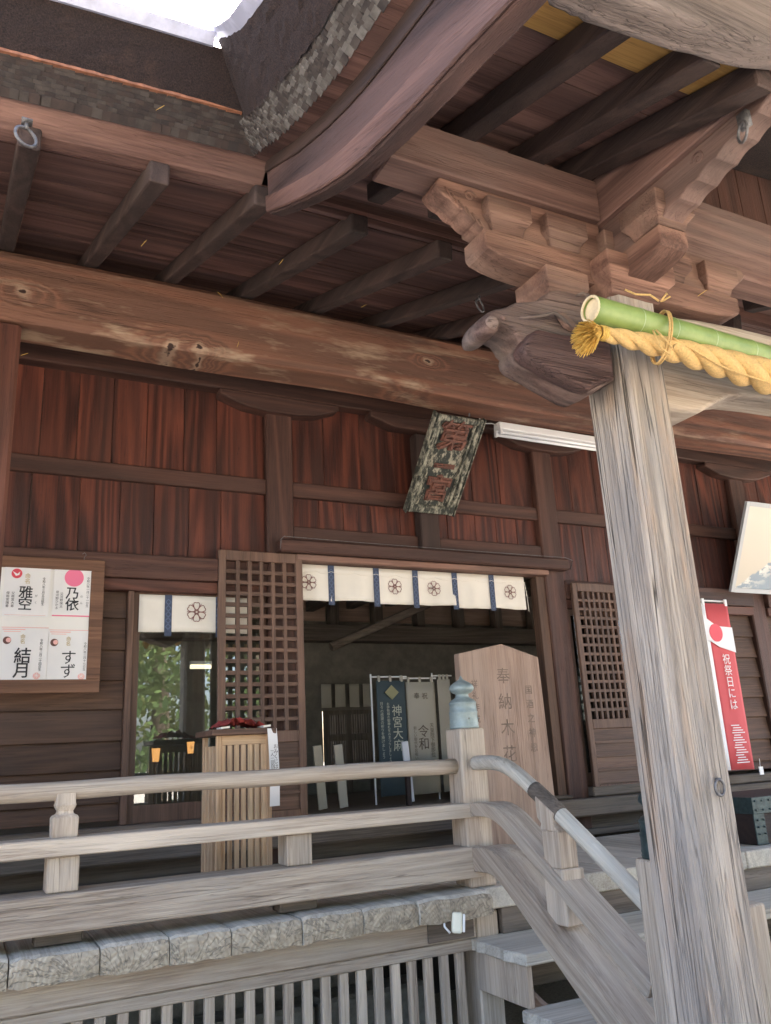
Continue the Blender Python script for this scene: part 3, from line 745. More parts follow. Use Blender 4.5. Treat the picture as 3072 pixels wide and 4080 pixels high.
# beast-head nose
def pillow(name, poly, y0, y1, mat, parent, r=.03, layers=6):
    n = len(poly); P = [Vector(p) for p in poly]
    area = sum(P[i].x*P[(i+1) % n].y-P[(i+1) % n].x*P[i].y for i in range(n)); sg = 1 if area > 0 else -1
    nr = []
    for i in range(n):
        t = (P[(i+1) % n]-P[i-1]).normalized(); nr.append(Vector((t.y, -t.x))*sg)
    v = []; f = []
    for k in range(layers+1):
        a = math.pi*k/layers; dy = -math.cos(a); ins = r*(1-max(0, math.sin(a))**.5)
        for i in range(n):
            q = P[i]-nr[i]*ins; v.append((q.x, (y0+y1)/2+dy*(y1-y0)/2, q.y))
    for k in range(layers):
        for i in range(n): f.append((k*n+i, k*n+(i+1) % n, (k+1)*n+(i+1) % n, (k+1)*n+i))
    f += [tuple(range(n)), tuple(range(layers*n, layers*n+n))]
    return mk(name, v, f, mat, parent, smooth=True)
cont = [(1500,560),(1440,330),(1380,200),(1320,150),(1240,112),(1150,100),(1060,110),(980,145),(910,205),(820,225),(760,228),(700,232),(640,268),(590,280),(540,285),(500,302),(465,335),(445,390),(447,440),(460,475),(485,494),(540,498),(572,486),(585,450),(590,428),(640,445),(690,470),(715,505),(735,545),(765,575),(757,610),(770,660),(800,700),(835,725),(900,760),(960,790),(1020,830),(1090,870),(1180,920),(1260,965),(1335,988),(1400,960),(1470,915),(1535,885)]
poly = []
for (a, b_) in cont:
    q = src(1700+a*.4802, 1100+b_*.4802, 1, PY-.06); poly.append((min(q.x, PX-.11), q.z))
PAL['beast'] = ((.080,.046,.038), (.200,.125,.102), (.250,.215,.185), .5, 16, .6, .8, .75)
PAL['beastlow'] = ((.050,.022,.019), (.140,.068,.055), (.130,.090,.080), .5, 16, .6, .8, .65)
beast = pillow('beast_head_nose', poly, PY-.085, PY+.085, W('beast', 'x', cracks=.4), porch, .016, 8)
def lobe(pts, y0, y1, r_):
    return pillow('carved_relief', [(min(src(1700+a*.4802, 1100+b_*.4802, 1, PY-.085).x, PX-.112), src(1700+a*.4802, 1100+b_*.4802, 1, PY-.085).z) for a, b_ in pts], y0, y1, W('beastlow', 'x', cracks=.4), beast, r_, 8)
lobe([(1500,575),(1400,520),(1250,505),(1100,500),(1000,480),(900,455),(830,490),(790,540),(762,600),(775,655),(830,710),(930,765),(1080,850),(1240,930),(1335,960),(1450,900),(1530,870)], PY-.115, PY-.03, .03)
MB().tube([src(1700+a*.4802, 1100+b_*.4802, 1, PY-.06)+Vector((0, .012, 0)) for a, b_ in ((640,300),(740,285),(860,290),(980,250),(1080,200),(1180,185),(1290,215))], [.006, .014, .018, .024, .030, .030, .020], 14).build('carved_brow', W('beast', 'x', cracks=.4), beast, smooth=True)
MB().tube([(bp_[0], bp_[1], bp_[2]) for bp_ in [tuple(src(1700+a*.4802, 1100+b_*.4802, 1, PY-.06)) for a, b_ in ((517, 408), (515, 412))][:1]]+[tuple(src(1700+510*.4802, 1100+415*.4802, 1, PY-.06)+Vector((-.002, -.036, -.002)))], [.030, .024], 16).build('curled_nose_tip', W('beast', 'x'), beast, bevel=.004)
def bp(a, b_, dy=-.112): q = src(1700+a*.4802, 1100+b_*.4802, 1, PY-.06); return (q.x, PY+dy, q.z)
MB().tube([bp(700, 400), bp(800, 400, -.118), bp(900, 385, -.118), bp(985, 365, -.118), bp(1060, 420, -.118), bp(1130, 480, -.115)], [.003, .006, .007, .008, .008, .004], 6).build('mouth_ridge', W('beast', 'x'), beast, smooth=True)
MB().lathe((0,0,0), [(.0005, -.012), (.008, -.008), (.011, 0), (.008, .008), (.0005, .012)], 12).build('eye', W('beast', 'x'), beast, origin=(0,0,0), smooth=True).location = Vector(bp(600, 375, -.085))-WL[beast.name]
MB().prism([bp(1010, 350)[::2], bp(1070, 355)[::2], bp(1190, 470)[::2], bp(1160, 500)[::2], bp(1090, 470)[::2]], 1, PY-.118, PY-.09).build('tusk', BR('x'), beast, bevel=.006)
MB().tube([bp(1180, 215), bp(1220, 200, -.118), bp(1255, 225, -.118), bp(1250, 270, -.118), bp(1200, 285, -.118)], .006, 6).build('carved_scroll', W('beast', 'x'), beast, smooth=True)
PAL['nose'] = ((.105,.080,.070), (.255,.200,.175), (.190,.160,.148), .6, 9, .55, .7, .85)
# front nose beam, nearest to the camera
YN = 1.25
low = [(1180,-4),(1183,8),(1200,20),(1222,28),(1236,38),(1252,40),(1262,50),(1300,62),(1400,95),(1450,112),(1500,122),(1560,142),(1600,150),(1666,155),(1800,165)]
poly = [at(a, b_, 1, YN+.085) for a, b_ in low]; poly = [(p.x, p.z) for p in poly]
poly = poly[1:]+[(4.5, poly[-1][1]-.02), (4.5, 3.95), (poly[0][0]+.30, 3.95), (poly[0][0]+.10, poly[0][1]+.24), (poly[0][0]+.01, poly[0][1]+.12), (poly[0][0]-.015, poly[0][1]+.05)]
pillow('front_nose_beam', poly, YN-.03, YN+.09, W('nose', 'x'), porch, .012, 6)
# kohai rafters, sheathing
KS = .33
def zk(y): return 4.0+KS*(y-2.21)
for xc in (1.60, 1.935, 2.18):
    w = .042; y0, y1 = 1.35, 3.02
    MB().add([(xc-w, y0, zk(y0)-.10), (xc+w, y0, zk(y0)-.10), (xc+w, y1, zk(y1)-.10), (xc-w, y1, zk(y1)-.10), (xc-w, y0, zk(y0)-.002), (xc+w, y0, zk(y0)-.002), (xc+w, y1, zk(y1)-.002), (xc-w, y1, zk(y1)-.002)],
        [(0,3,2,1),(4,5,6,7),(0,1,5,4),(1,2,6,5),(2,3,7,6),(3,0,4,7)]).build('porch_rafter', W('rafter', 'y'), porch, bevel=.006)
for xc in (2.95, 3.6, 4.3):
    w = .042; y0, y1 = 2.5, 3.1
    MB().add([(xc-w, y0, zk(y0)-.10), (xc+w, y0, zk(y0)-.10), (xc+w, y1, zk(y1)-.10), (xc-w, y1, zk(y1)-.10), (xc-w, y0, zk(y0)-.002), (xc+w, y0, zk(y0)-.002), (xc+w, y1, zk(y1)-.002), (xc-w, y1, zk(y1)-.002)],
        [(0,3,2,1),(4,5,6,7),(0,1,5,4),(1,2,6,5),(2,3,7,6),(3,0,4,7)]).build('porch_rafter', W('rafter', 'y'), porch, bevel=.006)
edges = [1.22, 1.405, 1.615, 1.80, 1.98, 2.17, 2.35, 2.54, 2.72, 2.90, 3.08, 3.27]
for a, b_ in zip(edges, edges[1:]):
    key = 'newwood' if a == 1.405 else 'soffit'
    dz = random.uniform(0, .005); x1 = 5.2 if a > 2.5 else 2.28
    o = MB().add([(1.165, a+.001, zk(a)+dz), (x1, a+.001, zk(a)+dz), (x1, b_-.001, zk(b_)+dz), (1.165, b_-.001, zk(b_)+dz), (1.165, a+.001, zk(a)+.025), (x1, a+.001, zk(a)+.025), (x1, b_-.001, zk(b_)+.025), (1.165, b_-.001, zk(b_)+.025)],
        [(0,3,2,1),(4,5,6,7),(0,1,5,4),(1,2,6,5),(2,3,7,6),(3,0,4,7)]).build('sheathing_board', W(key if key == 'newwood' else 'soffit2', 'x'), porch)
    if key == 'newwood': o['label'] = 'new bright yellow replacement board'
box('filler_board', 1.17, 5.2, 3.262, 3.285, 4.24, 4.40, W('soffit', 'x'), porch, .002)
# curved gable (verge) board
up = [(575,350),(605,328),(640,305),(670,278),(700,250),(745,203),(790,150),(822,108),(850,70),(876,34),(900,0),(935,-50)]
lo = [(580,462),(620,448),(660,430),(700,410),(748,380),(790,345),(845,292),(900,235),(955,176),(1010,115),(1066,58),(1120,0),(1170,-55)]
XV = 1.10
pu = [at(a, b_, 0, XV) for a, b_ in up]; pl = [at(a, b_, 0, XV) for a, b_ in lo]
poly = [(p.y, p.z) for p in pu]+[(p.y, p.z) for p in reversed(pl)]
MB().prism(poly, 0, XV, XV+.07).build('gable_board', W('bark', 'y', tilt=R(-20)), porch, bevel=.008)
# raised lower moulding of the gable board
mid = [(Vector(pl[i])*(1-.33)+Vector(pu[min(len(pu)-1, int(i*len(pu)/len(pl)))])*.33) for i in range(len(pl))]
poly = [(p.y, p.z) for p in mid]+[(p.y-.0, p.z+.006) for p in reversed(pl)]
MB().prism(poly, 0, XV-.014, XV+.002).build('gable_board_moulding', W('soffit', 'y', tilt=R(-20)), porch, bevel=.006)
up2 = [pu[i]*.78+pl[min(len(pl)-1, int(i*len(pl)/len(pu)))]*.22 for i in range(len(pu))]
MB().prism([(p.y, p.z+.002) for p in pu]+[(p.y, p.z) for p in reversed(up2)], 0, XV-.010, XV+.002).build('gable_board_moulding', W('dark', 'y', tilt=R(-20)), porch, bevel=.004)
# verge: soffit strip boards between verge band and gable board, shingle band, thatch
crv = [(p.y, p.z) for p in pu]
def cz(y):
    for (a, za), (b_, zb) in zip(crv, crv[1:]):
        if b_ <= y <= a: return zb+(za-zb)*(y-b_)/(a-b_)
    return crv[-1][1]+.03*(y-crv[-1][0]) if y < crv[-1][0] else crv[0][1]+.3*(y-crv[0][0])
ys = [3.22-.075*i for i in range(36)]
for i in range(0, 36, 2):
    a = 3.22-.075*i; b_ = a-.15
    MB().add([(1.022, a, cz(a)-.004), (1.165, a, cz(a)-.004), (1.165, b_+.002, cz(b_)-.004), (1.022, b_+.002, cz(b_)-.004), (1.022, a, cz(a)+.02), (1.165, a, cz(a)+.02), (1.165, b_+.002, cz(b_)+.02), (1.022, b_+.002, cz(b_)+.02)],
        [(0,3,2,1),(4,5,6,7),(0,1,5,4),(1,2,6,5),(2,3,7,6),(3,0,4,7)]).build('verge_board', W('soffit', 'x'), porch)
bx0, bz0, bx1, bz1 = 1.005, .0, .925, .125
def verge_pt(y, t): return Vector((bx0+(bx1-bx0)*t, y, cz(y)+bz0+(bz1-bz0)*t))
# backing
v = []; f = []
ysv = [3.13-.06*i for i in range(48)]
for y in ysv: v += [verge_pt(y, 0)+Vector((.02, 0, 0)), verge_pt(y, 1)+Vector((.02, 0, 0)), verge_pt(y, 1)+Vector((.25, 0, .02)), verge_pt(y, 0)+Vector((.2, 0, .025))]
for i in range(len(ysv)-1):
    for j in range(4): f.append((i*4+j, i*4+(j+1) % 4, i*4+4+(j+1) % 4, i*4+4+j))
mk('verge_backing', v, f, M['shingle'], porch)
cells = []
for r_ in range(8):
    t = (r_+.5)/8; y = 3.10+.02*(r_ % 2)
    while y > .4:
        cells.append((y, t)); y -= .042+random.uniform(-.005, .012)
cells.sort(key=lambda c: -c[0]); rest = MB(); base = []
for k in range(4):
    o = box('shingle', 1.2, 1.228, 1+.1*k, 1+.1*k+.040+.005*k, 4.6, 4.616, M['shingle3' if k % 2 else 'shingle2'], porch, 0); base.append(o)
for k, (y, t) in enumerate(cells):
    p = verge_pt(y, t)+Vector((-.004+random.uniform(-.003, .003)+.02, 0, 0)); sl = (cz(y+.05)-cz(y-.05))/.1
    if k < 290: dup(random.choice(base), porch, p, (math.atan(sl), R(35), 0))
    else: rest.obox(p, (.82, 0, -.57), (0, 1, sl), (.57, 0, .82), .046, .042, .015)
if rest.v:
    ro = rest.build('shingle', M['shingle2'], porch); ro['kind'] = 'stuff'
ysr = [2.97-.035*i for i in range(80)]
ex = lambda y: .115*max(0, min(1, (y-2.1)/.8))**1.3
rough_strip('verge_thatch', [(.932, y, cz(y)+.108+ex(y)*.1) for y in ysr], [(.775, y-.10*max(0, 1-i/12), cz(y)+.128+.17+ex(y)) for i, y in enumerate(ysr)], M['thatch'], porch, 10, .004)
v = []; f = []
for i, y in enumerate(ysr):
    z = cz(y)+.295+ex(y); q_ = y-.10*max(0, 1-i/12); v += [(.782, q_, z-.008), (.735, q_, z+.036), (.95, q_, z+.08), (.95, q_, z+.03)]
for i in range(len(ysr)-1):
    for j in range(4): f.append((i*4+j, i*4+(j+1) % 4, i*4+4+(j+1) % 4, i*4+4+j))
mk('edge_flashing', v, f, M['metal_edge'], porch)
v = []; f = []
for i, y in enumerate([3.1]+ysr):
    z = cz(y)+.315+ex(y); v += [(.85, y-.1, z), (7, y, z+.6), (7, y, z+.3), (1.0, y, z-.1)]
for i in range(len(ysr)):
    for j in range(4): f.append((i*4+j, i*4+(j+1) % 4, i*4+4+(j+1) % 4, i*4+4+j))
mk('roof', v, f, M['thatch'], porch)

# ================================================================== VERANDA
ver = thing('veranda', (1.0, 5.0, 0), 'raised veranda of thick weathered deck planks over a slatted skirt, left of the steps', 'veranda')
EG = endgrain('end_grain', (.58,.50,.38), (.40,.335,.25))
seam = [-420, -270, -130, 20, 217, 367, 500, 652, 782, 900, 1058]
sx = [at(a, 1970, 2, .87) for a in seam]
sx = []
for a in seam:
    y_ = 2060-(a/1058)*155
    sx.append(at(a, y_+12, 1, 4.1).x)
for k, (a, b_) in enumerate(zip(sx, sx[1:])):
    j = random.uniform(-.012, .012); dz = random.uniform(-.004, .003)
    x0, x1 = a+.003, b_-.003; yf = 4.08+j; n = 8; v = []; f = []; fm = []
    prof = [(yf+.002, .752), (yf-.004, .80), (yf, .838), (yf+.012, .858), (yf+.035, .869+dz), (5.66, .869+dz), (5.66, .76)]
    for i in range(n+1):
        x = x0+(x1-x0)*i/n; e = .008 if i in (0, n) else 0
        for q, (yy, zz) in enumerate(prof):
            w = random.uniform(-.004, .004) if q < 4 else 0
            v.append((x, yy+w+(e if q < 4 else 0), zz+(w if q else random.uniform(-.008, .004))-(e if q in (3, 4) else 0)))
    m_ = len(prof)
    for i in range(n):
        for q in range(m_):
            f.append((i*m_+q, i*m_+(q+1) % m_, (i+1)*m_+(q+1) % m_, (i+1)*m_+q)); fm.append(1 if q < 3 else 0)
    f += [tuple(range(m_)), tuple(range(n*m_, n*m_+m_))]; fm += [0, 0]
    mk('deck_plank', v, f, None, ver, mats=[W('greydeck', 'y'), EG], fmat=fm)
x = sx[-1]
while x < 9:
    w = random.uniform(.28, .36); box('deck_plank', x+.002, x+w-.002, 4.16, 5.66, .76, .869, W('greydeck', 'y'), ver, .008); x += w
box('edge_beam', -3, 2.58, 4.17, 4.30, .632, .751, W('grey', 'x'), ver, .006)
box('edge_beam', 2.78, 8, 4.22, 4.30, .632, .751, W('deep', 'x'), ver, .006)
box('beam_cover', 2.28, 2.56, 4.155, 4.169, .645, .758, W('deep', 'x'), ver, .002)
box('skirt_rail', -3, 2.56, 4.185, 4.235, .572, .628, W('grey', 'x'), ver, .004)
o0 = None; x = -1.0
while x < 2.54:
    if o0 is None: o0 = box('skirt_slat', x, x+.046, 4.192, 4.228, .04, .571, W('grey', 'z'), ver, .003)
    else: dup(o0, ver, (x+.023, 4.21, .3055))
    x += .0962
box('veranda_post', 2.60, 2.75, 4.2, 4.36, .05, .75, W('grey', 'z'), ver, .01)
box('foundation_stone', -3, 2.4, 5.0, 5.3, 0, .42, M['stone'], ver, .02)
for i in range(8): box('foundation_stone', -3+i*.7, -3+i*.7+.68, 4.75, 4.98, 0, .30+.02*random.random(), M['stone'], ver, .02)
box('underfloor_dark', -3, 8, 5.6, 5.66, 0, .75, M['black'], ver, 0)  # black sheet added as painted darkness behind the skirt slats

# railing of the veranda
rl = thing('veranda_railing', (1.0, 4.28, .87), 'three-bar weathered railing along the veranda with bronze-capped newel post', 'railing')
n = 30; pts = [(-1.5+i*(4.10)/n, 4.285+.002*math.sin(i), 1.516+.003*math.sin(i*.8)) for i in range(n+1)]
MB().tube(pts, .0425, 14).build('top_rail', W('grey', 'x', cracks=.5), rl, smooth=True)
box('middle_rail', -1.5, 2.655, 4.185, 4.37, 1.236, 1.312, W('grey', 'x', cracks=.5), rl, .005)
box('bottom_rail', -1.5, 2.655, 4.165, 4.40, .925, 1.083, W('grey', 'x', cracks=.5), rl, .006)
def strut(x, full):
    box('rail_strut', x-.068, x+.068, 4.215, 4.355, 1.084, 1.235, W('grey', 'z', cracks=.5), rl, .006)
    box('rail_foot', x-.10, x+.10, 4.24, 4.36, .872, .924, W('deep', 'x'), rl, .006)
    if full:
        # moulded neck between middle and top rail
        prof = [(.055, 1.309), (.057, 1.36), (.058, 1.395), (.052, 1.405), (.036, 1.413), (.034, 1.425), (.042, 1.440), (.046, 1.45), (.043, 1.462), (.042, 1.505)]
        v = []; f = []
        for hw, z in prof:
            v += [(x-hw, 4.285-hw*.95, z), (x+hw, 4.285-hw*.95, z), (x+hw, 4.285+hw*.95, z), (x-hw, 4.285+hw*.95, z)]
        for i in range(len(prof)-1):
            for j in range(4): f.append((i*4+j, i*4+(j+1) % 4, i*4+4+(j+1) % 4, i*4+4+j))
        f += [(3,2,1,0), tuple(range(len(v)-4, len(v)))]
        mk('rail_neck', v, f, W('grey', 'z', cracks=.6), rl, bevel=.003)
strut(.475, True); strut(1.60, False); strut(-.65, False)
def newel(par, cx, cy, z0, z1, w, dark=False):
    box('newel_post', cx-w/2, cx+w/2, cy-w/2, cy+w/2, z0, z1, W('grey', 'z', cracks=.8), par, .014, seg=2)
    pr = [(.076,0),(.078,.012),(.075,.018),(.077,.03),(.075,.04),(.074,.09),(.076,.094),(.076,.104),(.073,.108),(.070,.15),(.0725,.154),(.0725,.163),(.068,.167),(.063,.178),(.045,.188),(.036,.198),(.034,.212),(.037,.218),(.052,.226),(.064,.242),(.066,.256),(.060,.272),(.044,.288),(.026,.300),(.012,.312),(.004,.330),(.001,.336)]
    s_ = w/.17*1.12
    MB().lathe((cx, cy, z1), [(a*s_, b_*.92) for a, b_ in pr], 32).build('bronze_finial', M['bronze'] if not dark else M['iron_dark'], par, smooth=True)
    o = MB()
    for a in (-100, -40): o.lathe((cx+.077*s_*math.cos(R(a)), cy+.077*s_*math.sin(R(a)), z1+.055), [(.001,-.005),(.006,0),(.001,.005)], 8)
    o.build('finial_rivet', M['bronze'], par)
newel(rl, 2.675, 4.285, .87, 1.722, .17)

# ================================================================== STEPS
st = thing('wooden_steps', (3.6, 3.6, 0), 'broad weathered wooden steps up to the veranda with jagged tread ends', 'steps')
trs = [(.625, 3.72, 4.22), (.380, 3.25, 3.76), (.135, 2.78, 3.30)]
for k, (z, ya, yb) in enumerate(trs):
    v = []; n = 10
    poly = [(5.9, ya), (5.9, yb), (2.60, yb)]
    for i in range(n+1):
        t = i/n; poly.append((2.555+random.uniform(-.014, .012)+(.0 if t < .9 else .02), yb-(yb-ya)*t))
    MB().prism(poly, 2, z-.055, z).build('tread', W('greydeck', 'x', cracks=.5), st, bevel=.006)
    box('riser', 2.62, 5.85, yb-.16, yb-.12, z-.245-.0, z-.056, W('deep', 'x'), st, .004)
box('riser', 2.76, 5.85, 4.18, 4.215, .626, .76, W('deep', 'x'), st, .004)
for k, (z, ya, yb) in enumerate(trs):
    box('carriage_block', 2.585, 2.62, ya+.02, yb-.02, z-.245 if k else z-.245, z-.056, W('grey', 'z'), st, .003)
MB().prism([(4.16, .50), (4.16, .44), (2.95, -.0), (2.85, .0), (2.85, .04)], 0, 2.70, 2.735).build('stringer', W('pale', 'y'), st, bevel=.003)
sr = thing('step_railing', (2.68, 3.5, .6), 'sloping curved handrail with two flat bars beside the steps, left of the big pillar', 'railing')
def curve_pts(ctrl, n=30):
    out = []
    C = [ctrl[0]]+ctrl+[ctrl[-1]]
    for i in range(1, len(C)-2):
        for k in range(8):
            t = k/8; p = []
            for j in range(2):
                a, b_, c, d = C[i-1][j], C[i][j], C[i+1][j], C[i+2][j]
                p.append(.5*((2*b_)+(-a+c)*t+(2*a-5*b_+4*c-d)*t*t+(-a+3*b_-3*c+d)*t**3))
            out.append(tuple(p))
    out.append(ctrl[-1]); return out
tp = curve_pts([(4.20, 1.525), (4.02, 1.525), (3.90, 1.505), (3.78, 1.455), (3.62, 1.365), (3.46, 1.27), (3.0, .975), (2.9, .91)])
MB().tube([(2.68, y, z) for y, z in tp], .040, 14).build('handrail', W('greydeck', 'y', tilt=R(-33)), sr, smooth=True)
mid_ = tp
MB().tube([(2.68, y, z) for y, z in tp if 3.46 <= y <= 3.68], .0435, 14).build('handrail_sleeve', W('deep', 'y'), sr, smooth=True)
def flat_rail(name, ctrl, th, x0, x1):
    c = curve_pts(ctrl); top = c; bot = []
    for i, (y, z) in enumerate(c):
        a = c[max(i-1, 0)]; b_ = c[min(i+1, len(c)-1)]; d = Vector((b_[0]-a[0], b_[1]-a[1])).normalized(); nn = Vector((d.y, -d.x))
        if nn.y > 0: nn = -nn
        bot.append((y+nn.x*th, z+nn.y*th))
    MB().prism(top+bot[::-1], 0, x0, x1).build(name, W('grey', 'y', cracks=.3, tilt=R(-33)), sr, bevel=.005)
flat_rail('middle_bar', [(4.19, 1.312), (4.02, 1.314), (3.88, 1.272), (3.72, 1.175), (3.43, .985), (2.90, .645)], .072, 2.61, 2.765)
flat_rail('lower_bar', [(4.17, 1.083), (4.0, 1.085), (3.86, 1.035), (3.70, .925), (3.42, .715), (2.90, .325)], .125, 2.59, 2.80)
box('bar_strut', 2.625, 2.755, 3.425, 3.58, .78, 1.03, W('grey', 'z', cracks=.4), sr, .006)
box('bar_strut', 2.63, 2.74, 3.44, 3.57, 1.03, 1.20, W('grey', 'z', cracks=.4), sr, .006)
MB().prism([(3.57, 1.20), (3.44, 1.20), (3.455, 1.21), (3.475, 1.235), (3.47, 1.26), (3.46, 1.28), (3.60, 1.36), (3.60, 1.26), (3.57, 1.23), (3.585, 1.21)], 0, 2.632, 2.728).build('strut_neck', W('grey', 'z'), sr, bevel=.004)
newel(sr, 2.70, 2.83, .06, 1.125, .17, True)
# block beside the pillar
q = at(1632, 1960, 1, 2.75)

a = at(1592, 1962, 1, 2.62); c_ = at(1655, 1958, 1, 2.62)
sp_ = MB().box(a.x-.05, c_.x, 2.62, 2.80, .06, a.z).build('short_post', W('grey', 'z', cracks=.6), None, bevel=.008)
tag(sp_, 'short square weathered post just right of the big pillar foot', 'post')
# offering box
ob = thing('offering_box', (4.75, 3.9, .87), 'dark offering box with studded blue-black metal straps on the veranda, right of the big pillar', 'offering box')
oq = at(1630, 1722, 1, 4.28)
ox0 = at(1585, 1722, 1, 4.28).x; ozt = at(1640, 1722, 1, 4.28).z
ox0 = oq.x-.02
box('box_body', ox0, ox0+1.1, 4.3, 4.9, .872, ozt-.002, W('dark', 'x'), ob, .006)
strp = MB().box(ox0-.006, ox0+.10, 4.29, 4.30, .872, ozt).box(ox0-.006, ox0+1.1, 4.285, 4.2899, ozt-.11, ozt).box(ox0-.008, ox0-.001, 4.285, 4.9, ozt-.11, ozt).build('metal_strap', M['iron_dark'], ob, bevel=.002)
st0 = None
for i in range(8):
    for (x, z) in ((ox0+.02+i*.07, ozt-.025), (ox0+.02+i*.07, ozt-.085), (ox0+.02, ozt-.15-i*.045), (ox0+.08, ozt-.15-i*.045)):
        if z < .9: continue
        if st0 is None: st0 = MB().lathe((x, 4.283, z), [(.001,-.007),(.007,-.003),(.008,0),(.007,.003),(.001,.007)], 8).build('stud', M['iron_dark'], strp, smooth=True)
        else: dup(st0, strp, (x, 4.283, z))

# ================================================================== THINGS ON THE WALL
XR, ZU = (1,0,0), (0,0,1)
# notice board
nb = thing('notice_board', (.3, 5.66, 2.5), 'brown framed notice board with four name sheets hung beside the glass door', 'notice board')
NY = 5.70; bx_, bt, bb = .802, 2.955, 2.079; bl = -.09
MB().box(bl, bx_, NY, NY+.03, bt-.075, bt).box(bl, bx_, NY, NY+.03, bb, bb+.085).box(bl, bl+.075, NY, NY+.03, bb+.085, bt-.075).box(bx_-.085, bx_, NY, NY+.03, bb+.085, bt-.075).build('frame', W('frame', 'x'), nb, bevel=.003)
box('backing', bl+.075, bx_-.085, NY+.012, NY+.028, bb+.085, bt-.075, M['backing'], nb, 0)
hk = at(183, 1200, 1, NY)
MB().tube([(hk.x, NY+.015, bt), (hk.x, NY+.012, bt+.02), (hk.x+.012, NY+.01, bt+.035), (hk.x, NY+.008, bt+.05), (hk.x-.012, NY+.01, bt+.04)], .0025, 6).build('hook', M['iron'], nb, smooth=True)
def sheet(x0, y0, x1, y1, label, big, name2, red, date, left=None, bigsz=.075, kana=None):
    a = at(x0, y0, 1, NY); c = at(x1, y1, 1, NY)
    ax, az, cx, cz_ = a.x, a.z, c.x, c.z; w = cx-ax; h = az-cz_
    root = thing('name_sheet', ((ax+cx)/2, NY, (az+cz_)/2), label, 'name sheet', None)
    MB().box(ax, cx, NY+.006, NY+.009, cz_, az).build('paper', M['paper'], root)
    y = NY+.0045; ft = NY+.0052
    def P_(u, v): return (ax+w*u, y, az-h*v)
    if red == 'sun':
        MB().tube([(ax+w*.50, NY+.0035, az-h*.21), (ax+w*.50, NY+.0058, az-h*.21)], .060, 28).build('printed_sun', M['printpink'], root)
        text('lettering', '命名', .046, P_(.50, .21), XR, ZU, M['gold'], root)
        MB().box(ax, cx, NY+.005, NY+.0059, az-.012, az).build('printed_edge', M['printred'], root); MB().box(ax, cx, NY+.005, NY+.0059, cz_, cz_+.008).build('printed_edge', M['printpink'], root)
    elif red == 'crane':
        MB().tube([(ax+w*.26, NY+.004, az-h*.16), (ax+w*.26, NY+.0058, az-h*.16)], .032, 24).build('printed_sun', M['printred'], root)
        MB().prism([(ax+w*.17, az-h*.12), (ax+w*.27, az-h*.17), (ax+w*.33, az-h*.12), (ax+w*.31, az-h*.19), (ax+w*.24, az-h*.21)], 1, NY+.003, NY+.0039).build('printed_crane', M['paper'], root)
        text('lettering', '命名', .036, P_(.50, .26), XR, ZU, M['gold'], root)
        MB().box(ax+w*.06, cx-w*.06, NY+.005, NY+.0059, az-.014, az-.010).build('printed_edge', M['palepink'], root); MB().box(ax+w*.06, cx-w*.06, NY+.005, NY+.0059, cz_+.008, cz_+.010).build('printed_edge', M['palepink'], root)
    else:
        MB().tube([(ax+w*.13, NY+.004, az-h*.24), (ax+w*.13, NY+.0058, az-h*.24)], .024, 18).build('printed_drum', M['brown'], root)
        MB().tube([(ax+w*.16, NY+.003, az-h*.235), (ax+w*.16, NY+.0039, az-h*.235)], .015, 14).build('printed_drum', M['palepink'], root)
        text('lettering', '命名', .032, P_(.46, .22), XR, ZU, M['gold'], root)
        MB().tube([(ax+w*.80, NY+.004, az-h*.87), (ax+w*.80, NY+.0058, az-h*.87)], .021, 18).build('printed_flower', M['palepink'], root)
        text('lettering', '米', .035, (ax+w*.80, NY+.003, az-h*.87), XR, ZU, M['paper'], root)
        for (e0, e1, e2, e3) in ((ax+w*.02, ax+w*.5, az-.018, az-.012), (ax+w*.05, ax+w*.4, az-.030, az-.026), (ax, cx, az-.004, az), (ax+w*.3, cx, cz_+.004, cz_+.007)): MB().box(e0, e1, NY+.005, NY+.0059, e2, e3).build('printed_edge', M['palepink'], root)
    text('lettering', big, bigsz*1.12, P_(.48, .66), XR, ZU, M['ink'], root, bold=.011 if big != 'すず' else .0, sp=.88)
    text('lettering', date, .0195, P_(.86, .50), XR, ZU, M['ink'], root, sp=.95)
    if kana: text('lettering', kana, .018, P_(.71, .66), XR, ZU, M['ink'], root, sp=2.4)
    if left:
        for i, s in enumerate(left): text('lettering', s, .020, P_(.10+.11*i, .68), XR, ZU, M['ink'], root, sp=1.05)
    return root
sheet(12, 1220, 104, 1333, 'white name sheet with red sun and crane, top left on the notice board', '雅空', None, 'crane', '令和八年三月五日誕生', ['母雨宮瑞香', '父雨宮大昇'], .078, 'がく')
sheet(119, 1224, 199, 1333, 'white name sheet with large pink sun behind gold characters, top right on the notice board', '乃依', None, 'sun', '令和八年一月二十一日生', ['母河野ひかる', '父河野保太'], .078, 'のん')
sheet(4, 1354, 98, 1476, 'white name sheet with round drum print, lower left on the notice board', '結月', None, 'drum', '令和八年二月二十四日生', None, .092)
sheet(107, 1360, 193, 1477, 'white name sheet with thin brushed kana, lower right on the notice board', 'すず', None, 'drum', '令和八年三月十七日生', None, .088)

